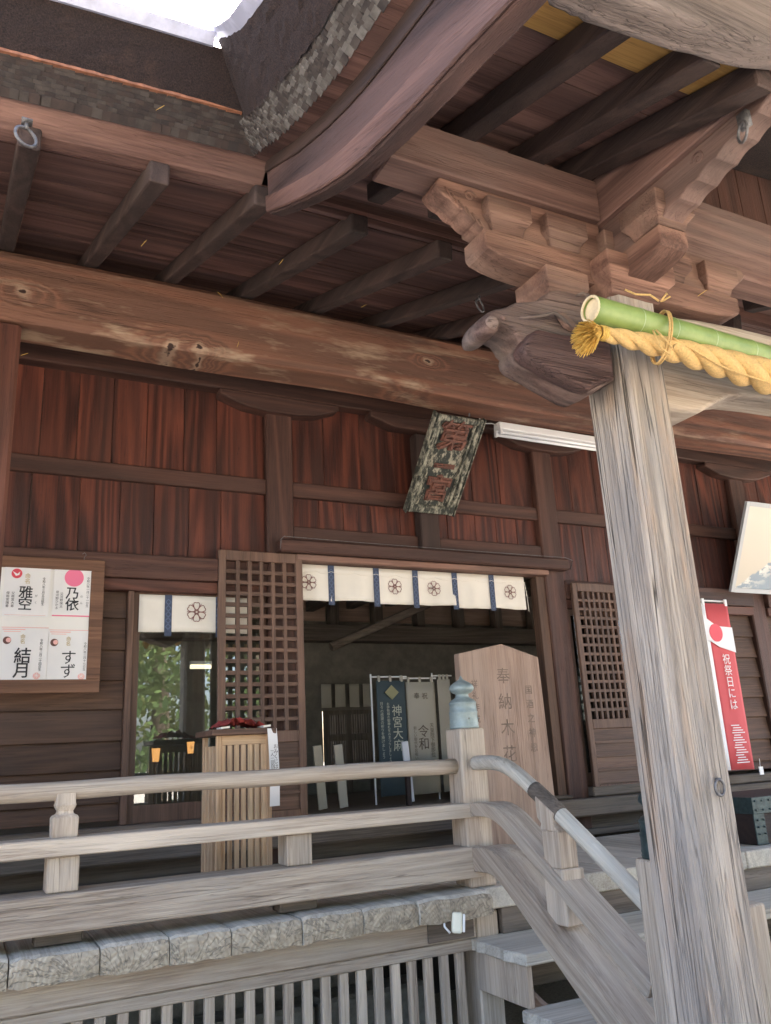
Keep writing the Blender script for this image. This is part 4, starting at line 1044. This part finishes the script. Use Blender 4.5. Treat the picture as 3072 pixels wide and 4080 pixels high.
# crest made of heart petals
def ribbon(pts, w, y):
    b = MB(); n = len(pts)
    for i in range(n-1):
        p = Vector(pts[i]); q = Vector(pts[i+1]); d = (q-p); 
        if d.length < 1e-6: continue
        d.normalize(); m_ = Vector((-d.y, d.x))*w/2; e = d*w*.3
        b.add([(p.x-e.x+m_.x, y, p.y-e.y+m_.y), (q.x+e.x+m_.x, y, q.y+e.y+m_.y), (q.x+e.x-m_.x, y, q.y+e.y-m_.y), (p.x-e.x-m_.x, y, p.y-e.y-m_.y)], [(0,1,2,3)])
    return b
def crest(cx, cz_, r_, y, par, mat=None, w=None):
    B = MB(); w = w or r_*.07
    for k in range(6):
        a = math.pi/2+k*math.pi/3; ca, sa = math.cos(a), math.sin(a); pts = []
        for i in range(17):
            t = i/16*2*math.pi
            u = .60-.40*math.cos(t)-(.13*math.exp(-((t-math.pi)/.45)**2)); s_ = .26*math.sin(t)*(1.05-.25*math.cos(t))*1.05
            pts.append((cx+r_*(u*ca-s_*sa), cz_+r_*(u*sa+s_*ca)))
        rb_ = ribbon(pts, w, y+random.uniform(0, .0002)); B.add(rb_.v, rb_.f)
        a2 = a+math.pi/6
        rb_ = ribbon([(cx+r_*.18*math.cos(a2), cz_+r_*.18*math.sin(a2)), (cx+r_*.9*math.cos(a2), cz_+r_*.9*math.sin(a2))], w*.8, y-.0002); B.add(rb_.v, rb_.f)
    pts = [(cx+r_*.14*math.cos(t/12*2*math.pi), cz_+r_*.14*math.sin(t/12*2*math.pi)) for t in range(13)]
    rb_ = ribbon(pts, w, y-.0004); B.add(rb_.v, rb_.f)
    return B.build('printed_crest', mat or M['crest'], par)
def cloth(name, x0, x1, z0, z1, y, mat, par, amp=.009, n=30, ph=0):
    v = []; f = []; m_ = 6
    for i in range(n+1):
        x = x0+(x1-x0)*i/n
        for k in range(m_+1):
            t = k/m_; z = z1+(z0-z1)*t
            v.append((x, y+amp*t*math.sin(x*17+ph)+amp*.5*math.sin(x*41+ph*2)*t, z+(.004*math.sin(x*9+ph) if k == m_ else 0)))
    for i in range(n):
        for k in range(m_): f.append((i*(m_+1)+k, (i+1)*(m_+1)+k, (i+1)*(m_+1)+k+1, i*(m_+1)+k+1))
    o = mk(name, v, f, mat, par, smooth=True)
    s_ = o.modifiers.new('t', 'SOLIDIFY'); s_.thickness = .002; return o
def strap(x0, x1, z0, z1, y, par):
    o = MB().box(x0, x1, y-.002, y, z0, z1).build('blue_band', M['blue'], par)
    z = z1-.05
    B = MB()
    while z > z0+.03:
        c = ((x0+x1)/2, z); a = (x1-x0)*.38
        rb_ = ribbon([(c[0]-a, z), (c[0], z+a), (c[0]+a, z), (c[0], z-a), (c[0]-a, z)], .004, y-.003); B.add(rb_.v, rb_.f); z -= a*2.3
    B.build('printed_diamond', plain_pale(), o); return o
_pp = []
def plain_pale():
    if not _pp: _pp.append(plain('band_pattern', (.12,.16,.27), .8))
    return _pp[0]
nr = thing('doorway_curtain', (3.3, YW+.05, 2.9), 'long cream half-curtain with navy bands and blossom crests across the middle doorway', 'curtain')
YC = YW+.05
xs_ = [2.255, 2.525, 2.92, 3.28, 3.66, 4.035, 4.385]
for k, (a, b_) in enumerate(zip(xs_, xs_[1:])): cloth('cloth_panel', a, b_, 2.765-.003*k+.01*(k % 2), 3.05, YC, M['cloth'], nr, .009, 20, k*2)
for x in xs_[1:-1]: strap(x-.026, x+.026, 2.735, 3.05, YC-.006, nr)
for x in (2.335, 3.085, 3.452, 4.222): crest(x, 2.905, .068, YC-.010, nr)
b = MB(); prev = 2.26
for x in xs_[1:]:
    for k in range(6):
        t0, t1 = k/6, (k+1)/6
        b.tube([(prev+(x-prev)*t0, YC-.009, 3.0-.02*math.sin(math.pi*t0*2 % math.pi)), (prev+(x-prev)*t1, YC-.009, 3.0-.02*math.sin(math.pi*t1*2 % math.pi))], .0018, 4, False)
    prev = x
b.tube([(4.385, YC-.008, 3.0), (4.40, YC-.008, 2.86), (4.405, YC-.008, 2.74)], .003, 5)
b.build('hanging_cord', M['cloth'], nr)
n1 = thing('window_curtain', (1.5, YW+.1, 2.6), 'short cream curtain with navy band and crest across the top of the left glass door', 'curtain')
cloth('cloth_panel', 1.06, 1.86, 2.50, 2.76, YW+.030, M['cloth'], n1, .004, 20, 1); strap(1.235, 1.285, 2.47, 2.76, YW+.024, n1); crest(1.46, 2.645, .075, YW+.020, n1); strap(1.60, 1.65, 2.47, 2.76, YW+.024, n1)
n2 = thing('window_curtain', (5.4, YW+.1, 2.6), 'short cream curtain behind the right lattice door, beside the big pillar', 'curtain')
cloth('cloth_panel', 4.86, 5.5, 2.42, 2.72, YW+.10, M['cloth'], n2, .004, 20, 3); strap(5.1, 5.15, 2.40, 2.72, YW+.094, n2)

# plaque
pq = thing('name_plaque', (3.45, 5.5, 3.8), 'tilted black shrine name plaque with flaking frame and carved reddish characters, under the great beam', 'plaque')
tl = at(935, 895, 2, 4.17); trr = at(1054, 904, 2, 4.17); bl_ = at(868, 1102, 0, tl.x); br_ = at(986, 1114, 0, trr.x)
top = (tl+trr)/2; bot = (bl_+br_)/2; upv = (top-bot); upv.x = 0; Lp = upv.length; upv.normalize(); wv = (trr.x-tl.x)
xm = (tl.x+trr.x)/2; ctr = Vector((xm, (top.y+bot.y)/2, (top.z+bot.z)/2)); rt = Vector((1,0,0)); nn = rt.cross(upv)
Lx = Lp*1.0
def pbox(name, u, v_, a, b_, d0, th, mat, par, bev=.003):
    return MB().obox(ctr+rt*u+upv*v_+nn*d0, rt, upv, nn, a, b_, th).build(name, mat, par, bevel=bev)
pbox('panel', 0, 0, wv-.02, Lx-.02, -.02, .02, M['plaque'], pq)
fw = wv*.16
for sgn in (-1, 1):
    pbox('frame_side', sgn*(wv/2-fw/2), 0, fw*.55, Lx-.001, .008, .035, M['plaqueframe'], pq, .008)
    pbox('frame_bead', sgn*(wv/2-fw*1.0), 0, fw*.35, Lx-.09, .000, .022, M['plaqueframe'], pq, .005)
    pbox('frame_outer', sgn*(wv/2-.004), 0, .012, Lx+.02, -.004, .06, M['plaqueframe'], pq, .003)
pbox('frame_end', 0, -Lx/2+.035, wv-fw*1.2, .07, .006, .034, M['plaqueframe'], pq, .01); pbox('frame_end', 0, Lx/2-.03, wv-fw*1.2, .05, .006, .034, M['plaqueframe'], pq, .01)
for ch, v_, s_, dx in (('第', .24, .26, .0), ('一', -.02, .17, -.0), ('宮', -.21, .22, .0)):
    t_ = text('carved_character', ch, s_*Lx/.82, ctr+upv*(v_*Lx/.82)+rt*dx+nn*(-.005), rt, upv, M['plaquechar'], pq, ext=.06)
    s2 = t_.modifiers.new('b', 'SOLIDIFY'); s2.thickness = .016; s2.offset = 1
MB().tube([ctr+upv*(Lx/2)-nn*.03+rt*.1, ctr+upv*(Lx/2+.02)-nn*.05+rt*.1], .008, 6).build('hanger', M['iron'], pq)
# fluorescent lamp
fo = thing('fluorescent_lamp', (4.6, 5.42, 4.2), 'white twin-tube fluorescent lamp fixed below the great beam, left of the big pillar', 'lamp')
a = at(1075, 925, 1, 5.33); 
fz = a.z; fx = a.x
MB().prism([(5.29, fz-.012), (5.30, fz+.05), (5.38, fz+.05), (5.39, fz-.012), (5.37, fz-.018), (5.31, fz-.018)], 0, fx, fx+1.32).build('lamp_body', M['whitepl'], fo, bevel=.003)
for y in (5.305, 5.375):
    MB().tube([(fx+.03, y, fz-.042), (fx+1.29, y, fz-.042)], .015, 12).build('tube', M['tubeglass'], fo, smooth=True)
    MB().box(fx+.0, fx+.028, y-.016, y+.016, fz-.062, fz-.016).box(fx+1.292, fx+1.32, y-.016, y+.016, fz-.062, fz-.016).build('lamp_holder', M['whitepl'], fo, bevel=.003)
MB().tube([(fx+.02, 5.34, fz+.03), (fx-.05, 5.34, fz+.04), (fx-.11, 5.34, fz+.03), (fx-.16, 5.34, fz+.05), (fx-.2, 5.32, fz+.10)], .005, 6).build('cable', M['cable'], fo, smooth=True)
# thin cable along the lintel
cb = MB().tube([(2.05, YW-.115, 3.12), (2.055, YW-.12, 3.19), (2.08, YW-.12, 3.215), (2.7, YW-.11, 3.212), (3.6, YW-.11, 3.210), (4.75, YW-.11, 3.212), (4.83, YW-.11, 3.19), (4.84, YW-.05, 3.12)], .0028, 6).build('lintel_cable', M['iron'], None, smooth=True)
tag(cb, 'thin grey cable running along the top of the middle door lintel', 'cable')

# omikuji stand with slatted box
om = thing('slatted_stand', (1.52, 4.98, .87), 'slatted pale wooden stand under the red cloth, before the left lattice door', 'stand')
ya, yb = 4.9, 5.2
xa = at(475, 1660, 1, ya).x; xb = at(577, 1660, 1, ya).x; zt_ = at(520, 1588, 1, ya).z
box('stand_top', xa-.06, xb+.045, ya-.05, yb+.04, zt_, zt_+.035, W('door', 'x'), om, .004)
box('stand_rail', xa, xb, ya, ya+.02, zt_-.055, zt_-.001, W('grille', 'x'), om, .003); box('stand_rail', xa, xb, ya, ya+.02, .92, .98, W('grille', 'x'), om, .003)
o0 = None
for i in range(7):
    x = xa+(xb-xa)*(i+.5)/7
    if o0 is None: o0 = box('slat', x-.014, x+.014, ya+.002, ya+.018, .98, zt_-.056, W('grille', 'z'), om, .002)
    else: dup(o0, om, (x, ya+.010, (.98+zt_-.056)/2))
for i in range(4):
    for xx in (xa, xb): dup(o0, om, (xx, ya+.03+i*.08, (.98+zt_-.056)/2))
for xx in (xa-.008, xb+.008):
    for yy in (ya, yb): box('leg', xx-.015, xx+.015, yy-.015, yy+.015, .872, zt_-.001, W('grille', 'z'), om, .003)
rc = thing('red_cloth', (1.5, 5.0, zt_+.035), 'crumpled red and white cloth lying on the slatted stand', 'cloth')
v = []; f = []; n = 14
for i in range(n+1):
    for k in range(n+1): v.append((xa-.0+(xb-xa+.03)*i/n, ya-.03+(yb-ya)*k/n, zt_+.042+(.012+.06*random.random())*math.sin(math.pi*min(1, i/n+.1))))
for i in range(n):
    for k in range(n): f.append((i*(n+1)+k, (i+1)*(n+1)+k, (i+1)*(n+1)+k+1, i*(n+1)+k+1))
mk('cloth_folds', v, f, M['redcloth'], rc, smooth=True)
MB().obox((xb-.01, ya+.02, zt_+.045), (1,.2,.1), (0,1,0), (0,0,1), .05, .12, .012).obox((xa+.03, ya+.04, zt_+.045), (1,-.2,.1), (0,1,0), (0,0,1), .05, .10, .012).build('white_fold', M['cloth'], rc)
ps = thing('paper_strip', (xb+.04, ya-.06, 1.6), 'narrow white paper strip with handwriting hanging from the slatted stand', 'paper strip')
v = []; f = []
for k in range(9):
    t = k/8; z = zt_+.03-.44*t; y = ya-.058-.02*math.sin(t*3); v += [(xb-.015+.01*t, y, z), (xb+.05+.012*t, y+.02, z)]
for k in range(8): f.append((k*2, k*2+1, k*2+3, k*2+2))
o = mk('paper', v, f, M['paper'], ps); s_ = o.modifiers.new('t', 'SOLIDIFY'); s_.thickness = .0015
text('lettering', 'おみくじは', .030, (xb+.030, ya-.075, 1.62), XR, ZU, M['inkgrey'], ps); text('lettering', '一人一回百円', .022, (xb+.008, ya-.075, 1.60), XR, ZU, M['inkgrey'], ps)

# pointed wooden signboard
sg = thing('pointed_signboard', (3.6, 5.2, .87), 'tall pale shogi-piece-shaped wooden signboard with faded ink, in front of the doorway', 'signboard')
A = at(991, 1412, 1, 5.2); B_ = at(1083, 1391, 1, 5.2); C_ = at(1163, 1420, 1, 5.2)
poly = [(A.x, A.z), (A.x-.015, .90), (C_.x+.03, .90), (C_.x, C_.z), (B_.x, B_.z)]
MB().prism(poly, 1, 5.2, 5.27).build('board', W('pale', 'z', cracks=.3), sg, bevel=.004)
text('lettering', '奉納木花', .125, (3.62, 5.198, 1.83), XR, ZU, M['inkpale'], sg, ext=.002, sp=1.5)
text('lettering', '祥礼作成二年', .062, (3.36, 5.198, 1.85), XR, ZU, M['inkpale'], sg, ext=.002, sp=1.35)
text('lettering', '国酒之神恩', .07, (3.84, 5.198, 1.80), XR, ZU, M['inkpale'], sg, ext=.002, sp=1.5)
box('foot', A.x, C_.x+.02, 5.12, 5.36, .872, .92, W('deep', 'x'), sg, .006)

# banners inside
def banner(px0, px1, ytop, Y, mat, label, rows, cl, ztabs=True, zb=1.25):
    a = at(px0, ytop, 1, Y); c = at(px1, ytop+3, 1, Y); xm = (a.x+c.x)/2
    t_ = thing('hanging_banner', (xm, Y, zb), label, 'banner')
    cloth('banner_cloth', a.x, c.x, zb, a.z, Y, mat, t_, .006, 12, px0)
    b = MB()
    for x in (a.x+.03, xm, c.x-.03): b.box(x-.010, x+.010, Y-.006, Y+.006, a.z-.01, a.z+.045)
    b.build('loop', M['bannercream'], t_)
    MB().tube([(a.x-.05, Y+.015, a.z+.035), (c.x+.03, Y+.015, a.z+.035)], .007, 6).tube([(a.x-.04, Y+.02, 1.19), (a.x-.04, Y+.02, a.z+.06)], .009, 6).build('pole', M['whitepl'], t_)
    for (s, sz, u, v_) in rows: text('lettering', s, sz, (a.x+(c.x-a.x)*u, Y-.012, a.z-v_), XR, ZU, cl, t_, ext=.002)
    return t_, a, c
t_, a, c = banner(812, 874, 1471, 6.7, M['bannerblue'], 'dark blue banner with pale vertical characters inside the doorway', [('神宮大麻', .105, .66, .42), ('お伊勢様の御神札をおまつりしましょう', .030, .36, .45), ('日々の感謝の祈りを捧げましょう', .034, .14, .43)], M['bannerpr'])
MB().prism([((a.x+c.x)/2-.07, a.z-.105), ((a.x+c.x)/2, a.z-.04), ((a.x+c.x)/2+.07, a.z-.105), ((a.x+c.x)/2, a.z-.17)], 1, 6.68, 6.685).build('printed_emblem', plain('yellow_emblem', (.30,.29,.16), .8), t_)
banner(876, 938, 1474, 6.74, M['bannercream'], 'cream banner with congratulation characters beside the blue banner', [('奉祝', .062, .5, .13) if False else ('令和', .115, .5, .50), ('天皇陛下御即位', .045, .80, .52), ('新しい御代をお祝い', .034, .22, .54), ('祝', .062, .62, .13), ('奉', .062, .34, .13)], M['inkgrey'])
banner(944, 972, 1468, 6.78, M['bannercream'], 'narrow plain cream banner partly behind the bronze finial', [], M['inkgrey'])
# hanging cloth of back room
ic = thing('inner_curtain', ((gx0+gx1)/2, YBK-.1, 2.6), 'faded pale curtain above the lattice doors at the back of the room', 'curtain')
zc1 = at(750, 1478, 1, YBK-.1).z; zc0 = at(750, 1528, 1, YBK-.1).z
w_ = (gx1-gx0+.1)/4
for k in range(4): cloth('cloth_panel', gx0-.05+k*w_, gx0-.05+k*w_+w_*.72, zc0, zc1, YBK-.1, M['bannercream'], ic, .006, 8, k)
# low leaning boards on the room floor
for k, (px, lab) in enumerate(((690, 'pale leaning strip board at the left of the doorway floor'), (735, 'pale leaning strip board near the middle of the doorway floor'), (880, 'white leaning strip board below the cream banner'))):
    a = at(px, 1640, 1, 6.5); o = MB().obox((a.x, 6.5, 1.45), (1, 0, .12), (0, 1, .1), (-.12, -.1, 1), .075 if k < 2 else .06, .02, .50).build('strip_board', M['bannerwhite' if k == 2 else 'bannercream'], None, bevel=.002)
    tag(o, lab, 'board')
lb = thing('reading_stand', (4.0, 6.2, 1.19), 'low dark stand with thin splayed legs on the room floor behind the rail', 'stand')
box('stand_top', 3.3, 4.6, 6.3, 6.7, 1.50, 1.53, W('dark', 'x'), lb)
for x in (3.35, 3.8, 4.2, 4.55): box('leg', x, x+.04, 6.32, 6.36, 1.186, 1.5, W('dark', 'z'), lb)
# lanterns inside
for (px, py, pb, lab, Y) in ((337, 1617, 1646, 'small lit paper lantern on a thin pole behind the left glass door', 7.2), (412, 1603, 1628, 'small lit paper lantern with crest, right one behind the left glass door', 7.6)):
    a = at(px, py, 1, Y); z0 = at(px, pb, 1, Y).z; h = a.z-z0
    t_ = thing('standing_lantern', (a.x, Y, 1.19), lab, 'lantern')
    v = []; w0, w1 = h*.28, h*.20
    for z, w in ((z0, w1), (a.z, w0)): v += [(a.x-w, Y-w, z), (a.x+w, Y-w, z), (a.x+w, Y+w, z), (a.x-w, Y+w, z)]
    mk('lamp_shade', v, [(0,1,2,3),(4,5,6,7),(0,1,5,4),(1,2,6,5),(2,3,7,6),(3,0,4,7)], M['lamp'], t_)
    MB().box(a.x-w0-.004, a.x+w0+.004, Y-w0-.004, Y+w0+.004, a.z, a.z+.01).tube([(a.x, Y, 1.19), (a.x, Y, z0)], .008, 6).build('pole', M['black'], t_)
    if 'crest' in lab: crest(a.x, a.z-h*.5, h*.16, Y-w0-.004, t_)
a = at(411, 1441, 1, 7.5); c = at(456, 1443, 1, 7.5)
t_ = thing('ceiling_tube_lamp', ((a.x+c.x)/2, 7.5, a.z), 'lit tube lamp glowing inside, seen through the left glass door', 'lamp')
MB().tube([(a.x, 7.5, a.z), (c.x, 7.5, a.z)], .018, 8).build('tube', M['lit_tube'], t_); MB().box(a.x, c.x, 7.47, 7.53, a.z+.02, a.z+.05).build('lamp_body', M['whitepl'], t_)

# Mount Fuji picture, red banner, tag
fj = thing('mountain_picture', (6.9, 5.6, 3.3), 'tilted framed picture of a snowy mountain on the wall right of the pillar', 'picture')
bl2 = at(1577, 1278, 1, 5.68); tl2 = at(1612, 1083, 0, bl2.x); uv = (tl2-bl2); Lh = uv.length; uv.normalize(); W_ = 1.35
c2 = bl2+uv*Lh/2+Vector((W_/2, 0, 0)); n2_ = Vector((1,0,0)).cross(uv)
def fob(name, u, v_, a, b_, d, th, mat):
    o = MB().obox(Vector((0,0,0)), (1,0,0), (0,1,0), (0,0,1), a, th, b_).build(name, mat, fj, origin=(0,0,0))
    p = c2+Vector((1,0,0))*u+uv*v_+n2_*d; o.location = p-WL[fj.name]; WL[o.name] = p; o.rotation_euler = (math.atan2(-uv.y*-1, uv.z)*-1, 0, 0) if False else Matrix((Vector((1,0,0)), -n2_, uv)).transposed().to_euler(); return o
fob('picture_print', 0, 0, W_-.08, Lh-.08, .002, .012, M['fuji'])
for sgn in (-1, 1):
    fob('picture_frame', sgn*(W_/2-.02), 0, .045, Lh, .004, .03, M['fujiframe']); fob('picture_frame', 0, sgn*(Lh/2-.02), W_-.09, .045, .004, .03, M['fujiframe'])
rbn = thing('flag_banner', (6.4, 5.6, 1.3), 'red and white upright banner with national flag print, right of the big pillar', 'banner')
Yr = 5.6
xr0 = 6.30; xr1 = 6.605; zt2 = 2.835; zb2 = 1.30
cloth('red_cloth', xr0, xr1, zb2, zt2, Yr, M['bannerred'], rbn, .004, 10, 1); cloth('white_cloth', xr0-.30, xr0, zb2, zt2, Yr, M['bannerwhite'], rbn, .004, 10, 2)
MB().prism([(xr0-.20, zt2-.05), (xr0-.05, zt2-.13), (xr0+.1, zt2-.22), (xr1-.0, zt2-.23), (xr1-.0, zt2-.47), (xr0+.1, zt2-.42), (xr0-.02, zt2-.36), (xr0-.20, zt2-.33)], 1, Yr-.014, Yr-.011).build('printed_flag', M['bannerwhite'], rbn)
MB().tube([(xr0+.075, Yr-.018, zt2-.285), (xr0+.075, Yr-.0145, zt2-.285)], .085, 32).build('printed_sun_disc', M['printred'], rbn)
text('lettering', '祝祭日には', .105, (xr0+.16, Yr-.012, zt2-.75), XR, ZU, M['bannerwhite'], rbn, ext=.002, sp=1.0)
text('lettering', '国旗を掲げ', .15, (xr0-.15, Yr-.012, zt2-.82), XR, ZU, M['ink'], rbn, ext=.002)
b = MB()
for i in range(16): b.box(xr0+.08+.01*(i % 3), xr1-.06-.02*(i % 4), Yr-.011, Yr-.009, zb2+.06+i*.022, zb2+.068+i*.022)
b.build('printed_lines', M['bannerwhite'], rbn)
b = MB()
for x in (xr0-.02, xr1-.02, xr0-.28): b.box(x-.014, x+.014, Yr-.008, Yr+.008, zt2-.02, zt2+.045)
b.build('loop', M['bannerwhite'], rbn)
MB().tube([(xr0-.32, Yr+.02, zt2+.03), (xr1+.02, Yr+.02, zt2+.03)], .008, 6).tube([(xr0-.31, Yr+.03, .87), (xr0-.31, Yr+.03, zt2+.05)], .01, 6).build('pole', M['whitepl'], rbn)
a = at(1643, 1664, 1, 5.5)
tg = MB().box(a.x-.02, a.x+.03, 5.49, 5.50, a.z-.04, a.z+.03).tube([(a.x, 5.495, a.z+.03), (a.x+.005, 5.495, a.z+.1)], .002, 5).build('white_tag', M['whitepl'], None, bevel=.002)
tag(tg, 'small white tag hanging right of the red banner foot', 'tag')
# spotlight
a = at(985, 1993, 1, 4.08)
spt = thing('spotlight', (a.x, 4.1, a.z), 'small cream outdoor spotlight on a bracket under the veranda edge', 'spotlight')
ux = Vector((.85, -.45, -.1)).normalized(); uz = Vector((.15, .1, 1)).normalized(); uy = uz.cross(ux)
uy.normalize(); uz = ux.cross(uy)
MB().obox((a.x, 4.07, a.z), ux, uy, uz, .055, .085, .10).build('housing', M['cream'], spt, bevel=.012, seg=2)
MB().obox(Vector((a.x, 4.07, a.z))+ux*.035, ux, uy, uz, .012, .07, .085).build('fins', M['whitepl'], spt, bevel=.003)
MB().tube([(a.x-.06, 4.10, a.z+.055), (a.x-.075, 4.07, a.z-.01), (a.x-.055, 4.05, a.z-.04)], .006, 6).tube([(a.x-.01, 4.15, a.z+.06), (a.x-.05, 4.10, a.z+.055)], .008, 6).build('bracket', M['whitepl'], spt, smooth=True)

# ================================================================== ROPE AND BAMBOO
bmb = thing('bamboo_pole', (2.9, 2.0, 3.1), 'green bamboo pole tied across the porch pillar above the straw rope', 'bamboo pole')
def bz(x): return 3.103-.027*(x-1.91)/.95
n = 24; pts = []; rad = []
nodes = [2.13, 2.30, 2.50, 2.72, 3.0, 3.4, 3.9]
for i in range(120):
    x = 1.915+i*.02; pts.append((x, 2.0, bz(x))); d = min(abs(x-q) for q in nodes); rad.append(.050*(1-.00*i)+(.0022 if d < .011 else 0))
MB().tube(pts, rad, 24, False).tube([(1.915, 2.0, bz(1.915)), (1.935, 2.0, bz(1.93)), (2.0, 2.0, bz(2.0))], [.047, .042, .040], 24, False).build('culm', M['bamboo'], bmb, smooth=True)
MB().torus((1.915, 2.0, bz(1.915)), (1, 0, 0), .0455, .0055, 28, 8).build('cut_rim', M['bamboo_cut'], bmb, smooth=True)
MB().tube([(1.928, 2.0, bz(1.93)), (1.930, 2.0, bz(1.93))], .043, 24).build('cut_end', M['bamboo_cut'], bmb)
for q in nodes[:5]: MB().torus((q, 2.0, bz(q)), (1, 0, 0), .0512, .0014, 28, 6).build('node_ring', M['bamboo_node'], bmb, smooth=True)
rp_ = thing('straw_rope', (2.4, 2.0, 2.98), 'thick twisted golden straw rope with frayed tassel end hung below the bamboo', 'rope')
def rope_c(x):
    t = (x-1.94)
    return Vector((x, 1.985, 3.003-.006*t-.012*max(0, t-.3)-.035*max(0, t-.45)))
def rope_r(x): return .024+.040*min(1, max(0, (x-1.94)/.85))**.9
for s in range(3):
    pts = []; rad = []; ph = s*2*math.pi/3; x = 1.94; ang = ph
    while x < 3.6:
        r_ = rope_r(x); c = rope_c(x); pts.append(c+Vector((0, math.cos(ang)*r_*.52, math.sin(ang)*r_*.52))); rad.append(r_*.60)
        dx = .012; x += dx; ang += dx*2*math.pi/(.15+r_*4.4)
    MB().tube(pts, rad, 14).build('strand', M['rope'], rp_, smooth=True)
# binding wraps near the end
for k in range(5): MB().torus((1.93+k*.006, 1.985, 3.003), (1, .1*random.uniform(-1,1), 0), .025, .0035, 18, 6).build('binding', M['straw'], rp_, smooth=True)
b = MB()
for k in range(420):
    a0 = random.uniform(0, 2*math.pi); rr = random.random()**.5
    st_ = Vector((1.925, 1.985+.018*rr*math.cos(a0), 3.003+.018*rr*math.sin(a0)))
    dr = Vector((-1, rr*.75*math.cos(a0), rr*.75*math.sin(a0)-.25)).normalized(); L = random.uniform(.085, .115)*(1.1-.35*rr)
    e = st_+dr*L+Vector((0, 0, -.02*rr-.008)); m2 = (st_+e)/2+Vector((0,0,.006))
    b.tube([st_, m2, e], .0014, 3, False)
to = b.build('tassel', M['straw'], rp_); to['kind'] = 'stuff'
b = MB()
def loopc(x, tilt=0.0):
    pts = []
    for k in range(25):
        a0 = 2*math.pi*k/24; pts.append((x+tilt*math.sin(a0)+.012*math.cos(a0), 1.993+.062*math.cos(a0), 3.05+.112*math.sin(a0)))
    return pts
for q in (0, .012): b.tube(loopc(2.235+q, .03), .0042, 6, False)
b.tube([(2.20, 1.94, 3.165), (2.17, 1.95, 3.19), (2.13, 1.98, 3.20), (2.10, 2.0, 3.225)], .0042, 6); b.tube([(2.21, 1.94, 3.165), (2.235, 1.93, 3.20), (2.25, 1.93, 3.19), (2.22, 1.94, 3.17)], .0042, 6)
b.tube([(2.24, 1.935, 2.99), (2.22, 1.93, 2.965), (2.20, 1.92, 2.975), (2.15, 1.93, 3.03)], .0035, 6); b.tube([(2.14, 1.935, 3.03), (2.16, 1.93, 2.96), (2.20, 1.925, 2.935)], .0035, 6)
b.build('tie_cord', M['rope'], rp_, smooth=True)
pts = []
for i in range(30):
    x = 2.24+i*.045; c = rope_c(x); t = (x-2.24); pts.append((x, 1.94, c.z-min(1, t*4)*rope_r(x)*.98+.02*max(0, 1-t*6)))
MB().tube(pts, .004, 6).build('thin_cord', M['rope'], rp_, smooth=True)

# ================================================================== TREES behind the viewpoint (seen reflected in the glass)
def leafmat(c1, c2):
    mt, nt, b_ = newmat('foliage'); N = NT(nt); co, r = N.coords(); t = N.noise(co, 2.2, 4)
    nt.links.new(N.mix(N.map(t, .35, .65), c1, c2), b_.inputs['Base Color']); b_.inputs['Roughness'].default_value = .6; return mt
LM = [leafmat((.06,.10,.03), (.10,.15,.05)), leafmat((.08,.11,.03), (.15,.17,.06))]
def tree(x, y, h, r_, label, mi):
    t_ = thing('shade_tree', (x, y, 0), label, 'tree', None)
    MB().tube([(x, y, 0), (x+.1, y, h*.3), (x-.1, y+.1, h*.62)], [.32, .24, .10], 9).build('trunk', M['bark_tree'], t_, smooth=True)
    v = []; f = []
    cl = [(random.uniform(-1,1)*r_*.8, random.uniform(-1,1)*r_*.8, h*(.16+.8*random.random())) for _ in range(40)]
    for (a, b_, c) in cl:
        for k in range(110):
            d = Vector((random.gauss(0,1), random.gauss(0,1), random.gauss(0,.8)))*.34*r_*.55; p = Vector((x+a, y+b_, c))+d
            u = Vector((random.gauss(0,1), random.gauss(0,1), random.gauss(0,1))).normalized(); w = u.orthogonal().normalized(); s_ = random.uniform(.08, .17); n0 = len(v)
            v += [p-u*s_, p+w*s_*.5, p+u*s_, p-w*s_*.5]; f.append((n0, n0+1, n0+2, n0+3))
    mk('crown', v, f, LM[mi], t_)
tl_ = [(2.4, -7.5, 9, 2.2, 'dark green bushy tree reflected in the left glass door'), (4.9, -12, 11, 3.0, 'broad light green tree reflected beside the bushy one'), (8.5, -10, 10, 2.8, 'yellowish green tree reflected in the right lattice door'),
       (-4, -11, 10, 3, 'round green tree far left behind the viewpoint'), (13, -12, 11, 3.2, 'tall green tree far right behind the viewpoint'), (-9, -14, 12, 3.4, 'large dark tree at the left end of the row behind the viewpoint'), (0, -16, 13, 3.2, 'tallest dark tree at the back of the row behind the viewpoint'),
       (4.5, -18, 14, 4, 'wide dark added tree blocking sky at the back of the grove'), (10, -19, 14, 4, 'wide pale added tree blocking sky at the right back of the grove'), (-4.5, -20, 14, 4, 'wide added tree blocking sky at the left back of the grove'), (16, -18, 13, 4, 'rounded added tree blocking sky at the far right back of the grove')]  # back row added to block bright sky in the glass reflections
for i, a in enumerate(tl_): tree(*a, i % 2)

# dry needles caught on spider threads under the eaves
for k, (px, py, dx, dy, Y) in enumerate([(470, 630, 12, 14, 4.6), (780, 664, 12, -6, 4.4), (305, 532, 12, -14, 3.9), (612, 560, -9, 12, 3.6), (516, 738, -4, 13, 4.6), (1100, 712, -4, 26, 3.0), (355, 228, -18, 10, 2.85), (1425, 268, 14, -8, 2.0), (1508, 640, 20, -14, 2.2), (45, 768, 16, -5, 4.8)]):
    a = at(px, py, 1, Y); b_ = at(px+dx, py+dy, 1, Y)
    o = MB().tube([a, (a+b_)/2+Vector((.001, 0, .001)), b_], [.0010, .0016, .0008], 5).build('dry_needle', M['straw'], None)
    tag(o, 'thin dry straw-coloured needle hanging on a spider thread under the eaves', 'dry needle', 'dry needles under the eaves')
